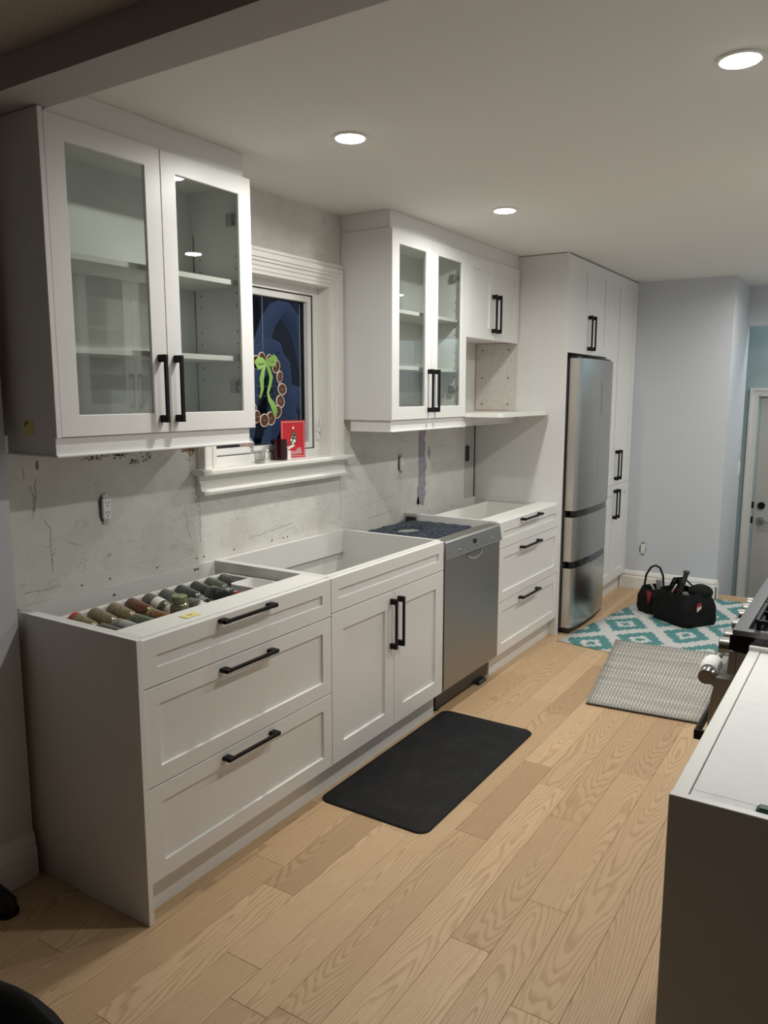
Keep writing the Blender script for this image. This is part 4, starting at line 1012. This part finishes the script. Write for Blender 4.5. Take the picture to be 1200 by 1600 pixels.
k.l(k.mix(k.m('MULTIPLY_ADD', dash, .8, .1), dk, lt), k.b.inputs['Base Color']); k.bump(k.m('MULTIPLY', dash, 1.0), .5, .004)
g = cloth_quad('grey_rug', ((1.160, 2.375), (1.700, 2.425), (1.665, 3.560), (.985, 3.500)), .005, .0085, M['greyrug'], wav=.0)
tag(g, 'grey and beige woven rug in front of the range', 'rug')
bb = B(); tube(bb, [(1.160, 2.375, .0095), (1.700, 2.425, .0095)], .004, 6); tube(bb, [(1.160, 2.375, .0095), (.985, 3.50, .0095)], .003, 6)
obj('bound_edge', bb, newmat('rug_binding', (.12, .12, .115), .9), g)

# ------------------------------------------------------------------ tool bag
tb = thing('tool_bag', 'black open tool bag with red lining and tools on the teal rug', 'bag', (1.19, 4.25, .0095), math.radians(-35))
M['nylon'] = newmat('black_nylon', (.005, .005, .0055), .8, spec=.25)
k = N(M['nylon']); k.bump(k.noise(k.coord(), 45, 4, .6), .5, .012)
def softbox(x0, x1, y0, y1, z0, z1, ins_top=.03, dent=.02, seed=1, nx=16, nz=8):
    rr = random.Random(seed); bb = B(); prev = None; out = []
    for j in range(nz+1):
        f_ = j/nz; ins = ins_top*f_ + .012*(1-math.sin(PI*min(1, f_*1.6+.15)/1.0 if f_ < .5 else PI/2))
        bul = .014*math.sin(PI*f_)
        pts = rrect(x0+ins-bul, x1-ins+bul, y0+ins-bul, y1-ins+bul, .055, 5)
        sag = [z0+(z1-z0)*f_ - (dent*f_)*(math.sin(PI*(a-x0)/(x1-x0)) if x0 < a < x1 else 0) for a, _ in pts]
        L = [bb.verts.new((a+rr.uniform(-.004, .004), b_+rr.uniform(-.004, .004), s_)) for (a, b_), s_ in zip(pts, sag)]
        if prev: skin(bb, prev, L)
        else: bb.faces.new(L)
        prev = L
    # inner lip and a sunken floor
    zb = z0+.012; cx_ = sum(v.co.x for v in prev)/len(prev); cy_ = sum(v.co.y for v in prev)/len(prev)
    for q_ in (0, .5, 1):
        L = [bb.verts.new((v.co.x+(cx_-v.co.x)*.05*(q_ == 0), v.co.y+(cy_-v.co.y)*.05*(q_ == 0), v.co.z+(zb-v.co.z)*q_)) for v in prev]; skin(bb, prev, L); prev = L
    bb.faces.new(prev); return bb
obj('main_compartment', softbox(-.10, .25, -.155, .155, 0, .225, .035, .02, 2), M['nylon'], tb, 50, local=True)
obj('side_pouch', softbox(-.29, -.095, -.125, .10, 0, .185, .02, .01, 5), M['nylon'], tb, 50, local=True)
bb = B(); sphere(bb, (.155, .06, .215), .072, (1.1, 1.2, .75), 3); obj('folded_flap', bb, M['nylon'], tb, 60, local=True)
bb = B(); tube(bb, [(-.268, -.06, .17), (-.268, -.045, .26), (-.25, -.02, .315), (-.225, .0, .330), (-.20, .018, .315), (-.185, .035, .26), (-.185, .045, .17)], .0075, 8); obj('carry_handle', bb, M['nylon'], tb, 50, local=True)
bb = B(); tube(bb, [(-.09, .06, .20), (-.05, .05, .262), (.0, .03, .275), (.05, -.01, .245), (.09, -.05, .20)], .012, 8, flat=.5); tube(bb, [(-.13, .05, .18), (-.12, .08, .25), (-.05, .10, .268), (.04, .11, .22)], .012, 8, flat=.5); obj('shoulder_strap', bb, M['nylon'], tb, 50, local=True)
M['redfab'] = newmat('red_fabric', (.30, .012, .018), .6)
bb = B(); vs2 = [(-.135, -.1495, .178), (-.070, -.1635, .176), (-.082, -.1680, .120), (-.098, -.1670, .095)]
A = [bb.verts.new(v_) for v_ in vs2]; C_ = [bb.verts.new((a, b_-.004, c_)) for a, b_, c_ in vs2]; bb.faces.new(A); bb.faces.new(C_[::-1]); [bb.faces.new((A[i], A[(i+1) % 4], C_[(i+1) % 4], C_[i])) for i in range(4)]
obj('red_lining', bb, M['redfab'], tb, local=True)
bb = B(); vs2 = [(-.045, .0, .190), (.0, -.01, .205), (.02, .02, .200), (-.03, .04, .195)]; A = [bb.verts.new(v_) for v_ in vs2]; C_ = [bb.verts.new((a, b_, c_-.012)) for a, b_, c_ in vs2]; bb.faces.new(A); bb.faces.new(C_[::-1]); [bb.faces.new((A[i], A[(i+1) % 4], C_[(i+1) % 4], C_[i])) for i in range(4)]
obj('red_rag', bb, M['redfab'], tb, local=True)
lg = bb = B(); xx0 = .262
prism(bb, [(-.075, .125), (-.030, .140), (-.032, .168), (-.045, .176), (-.070, .165)], 'x', xx0, xx0+.003); logo = obj('maker_patch', bb, newmat('patch_red', (.30, .02, .025), .5), tb, local=True)
bb = B(); prism(bb, [(-.070, .112), (-.055, .120), (-.034, .136), (-.036, .156), (-.046, .140), (-.058, .150), (-.068, .135)], 'x', xx0+.003, xx0+.005); obj('patch_emblem', bb, M['print'], logo, local=True)
hm = thing('rubber_mallet_handle', 'grey flared tool handle standing up out of the tool bag', 'tool', (1.235, 4.26, .19))
bb = B(); tube(bb, [(-.035, -.02, -.05), (-.022, -.012, .02), (-.004, -.004, .09), (.006, 0, .135), (.009, .0, .152), (.010, .0, .158)], [.020, .021, .020, .021, .028, .028], 14, flat=.8); obj('grip', bb, newmat('tool_grey', (.045, .045, .045), .5), hm, 40, local=True)
bb = B(); tube(bb, [(-.085, -.045, -.03), (-.06, -.03, .03), (-.045, -.01, .065)], [.008, .009, .008], 8); tag(obj('plier_handle', bb, M['nickel'], None, 40), 'thin steel tool leaning beside the grey tool handle in the bag', 'tool'); bpy.data.objects['plier_handle'].location = (1.235, 4.24, .19)
bb = B(); box(bb, -.022, .022, -.012, .012, 0, .075, .003); o = obj('tool_case', bb, newmat('light_grey_case', (.30, .30, .31), .5)); o.location = (1.055, 4.33, .175); o.rotation_euler = (.1, -.1, -.5); tag(o, 'small light grey case poking out of the bag pouch', 'case')
bb = B(); prism(bb, [(-.035, 0), (.03, 0), (.0, .05)], 'y', -.008, .008); o = obj('drywall_knife', bb, M['nickel']); o.location = (1.005, 4.30, .172); o.rotation_euler = (.2, 0, -.6); tag(o, 'triangular grey blade in the left pouch of the bag', 'tool')
bb = B(); sphere(bb, (0, 0, 0), .035, (1.2, .8, .7), 2); box(bb, -.05, .0, -.01, .01, -.03, .01, .003); o = obj('work_light', bb, newmat('tool_dark_green', (.01, .03, .025), .4), None, 50); o.location = (1.185, 4.36, .245); tag(o, 'dark rounded tool behind the straps in the bag', 'tool')
bb = B(); sphere(bb, (0, 0, 0), .04, (1.2, .7, .4), 2); o = obj('tape_roll', bb, newmat('grey_tape', (.16, .16, .16), .35), None, 60); o.location = (1.272, 4.18, .205); tag(o, 'grey crumpled wrap at the foot of the grey tool handle', 'tape')

# ------------------------------------------------------------------ dark things at the lower left
ch = thing('dining_chair', 'black chair cut off by the lower left corner of the picture', 'chair', (1.475, -1.112, 0), 0)
M['leather'] = newmat('black_leather', (.006, .007, .008), .45)
bb = B(); prev = None
for h_, ins in ((.42, .02), (.43, 0), (.465, 0), (.48, .02)):
    L_ = [bb.verts.new((a, b_, h_)) for a, b_ in rrect(-.22+ins, .22-ins, -.23+ins, .21-ins, .07, 6)]
    if prev: skin(bb, prev, L_)
    else: bb.faces.new(L_)
    prev = L_
bb.faces.new(prev); obj('seat', bb, M['leather'], ch, 40, local=True)
bb = B(); n = 20; rows_ = []
for j, (zz, th_) in enumerate(((.50, .03), (.60, .035), (.72, .035), (.785, .03), (.80, .012))):
    P_ = []
    for i in range(n+1):
        t_ = PI*(i/n); xx = .255*math.cos(t_); y_ = .02+.20*math.sin(t_); P_.append((xx, y_))
    inn = [(a*(1-th_/.255), (b_-.02)*(1-th_/.2)+.02) for a, b_ in P_]
    rows_.append([bb.verts.new((a, b_, zz)) for a, b_ in P_+inn[::-1]])
for A, C_ in zip(rows_, rows_[1:]): skin(bb, A, C_)
bb.faces.new(rows_[0]); bb.faces.new(rows_[-1]); obj('backrest', bb, M['leather'], ch, 50, local=True)
for a, b_ in ((-.18, -.19), (.18, -.19), (-.18, .17), (.18, .17)):
    bb = B(); cyl(bb, (a*1.1, b_*1.1, 0), (a, b_, .425), .012, .017, n=10); obj('leg', bb, M['black'], ch, 30, local=True)
sh = thing('shoe', 'black shoe toe by the baseboard at the left picture edge', 'shoe', (.112, -.178, 0), math.radians(-90))
bb = B(); tube(bb, [(.012, -.12, .035), (.012, -.04, .04), (.012, .04, .034), (.012, .09, .028), (.012, .115, .018)], [.033, .036, .034, .030, .012], 12); obj('upper', bb, M['leather'], sh, 50, local=True)
bb = B(); prism(bb, rrect(-.020, .044, -.15, .115, .028), 'z', 0, .012); obj('sole', bb, M['rubber'], sh, local=True)
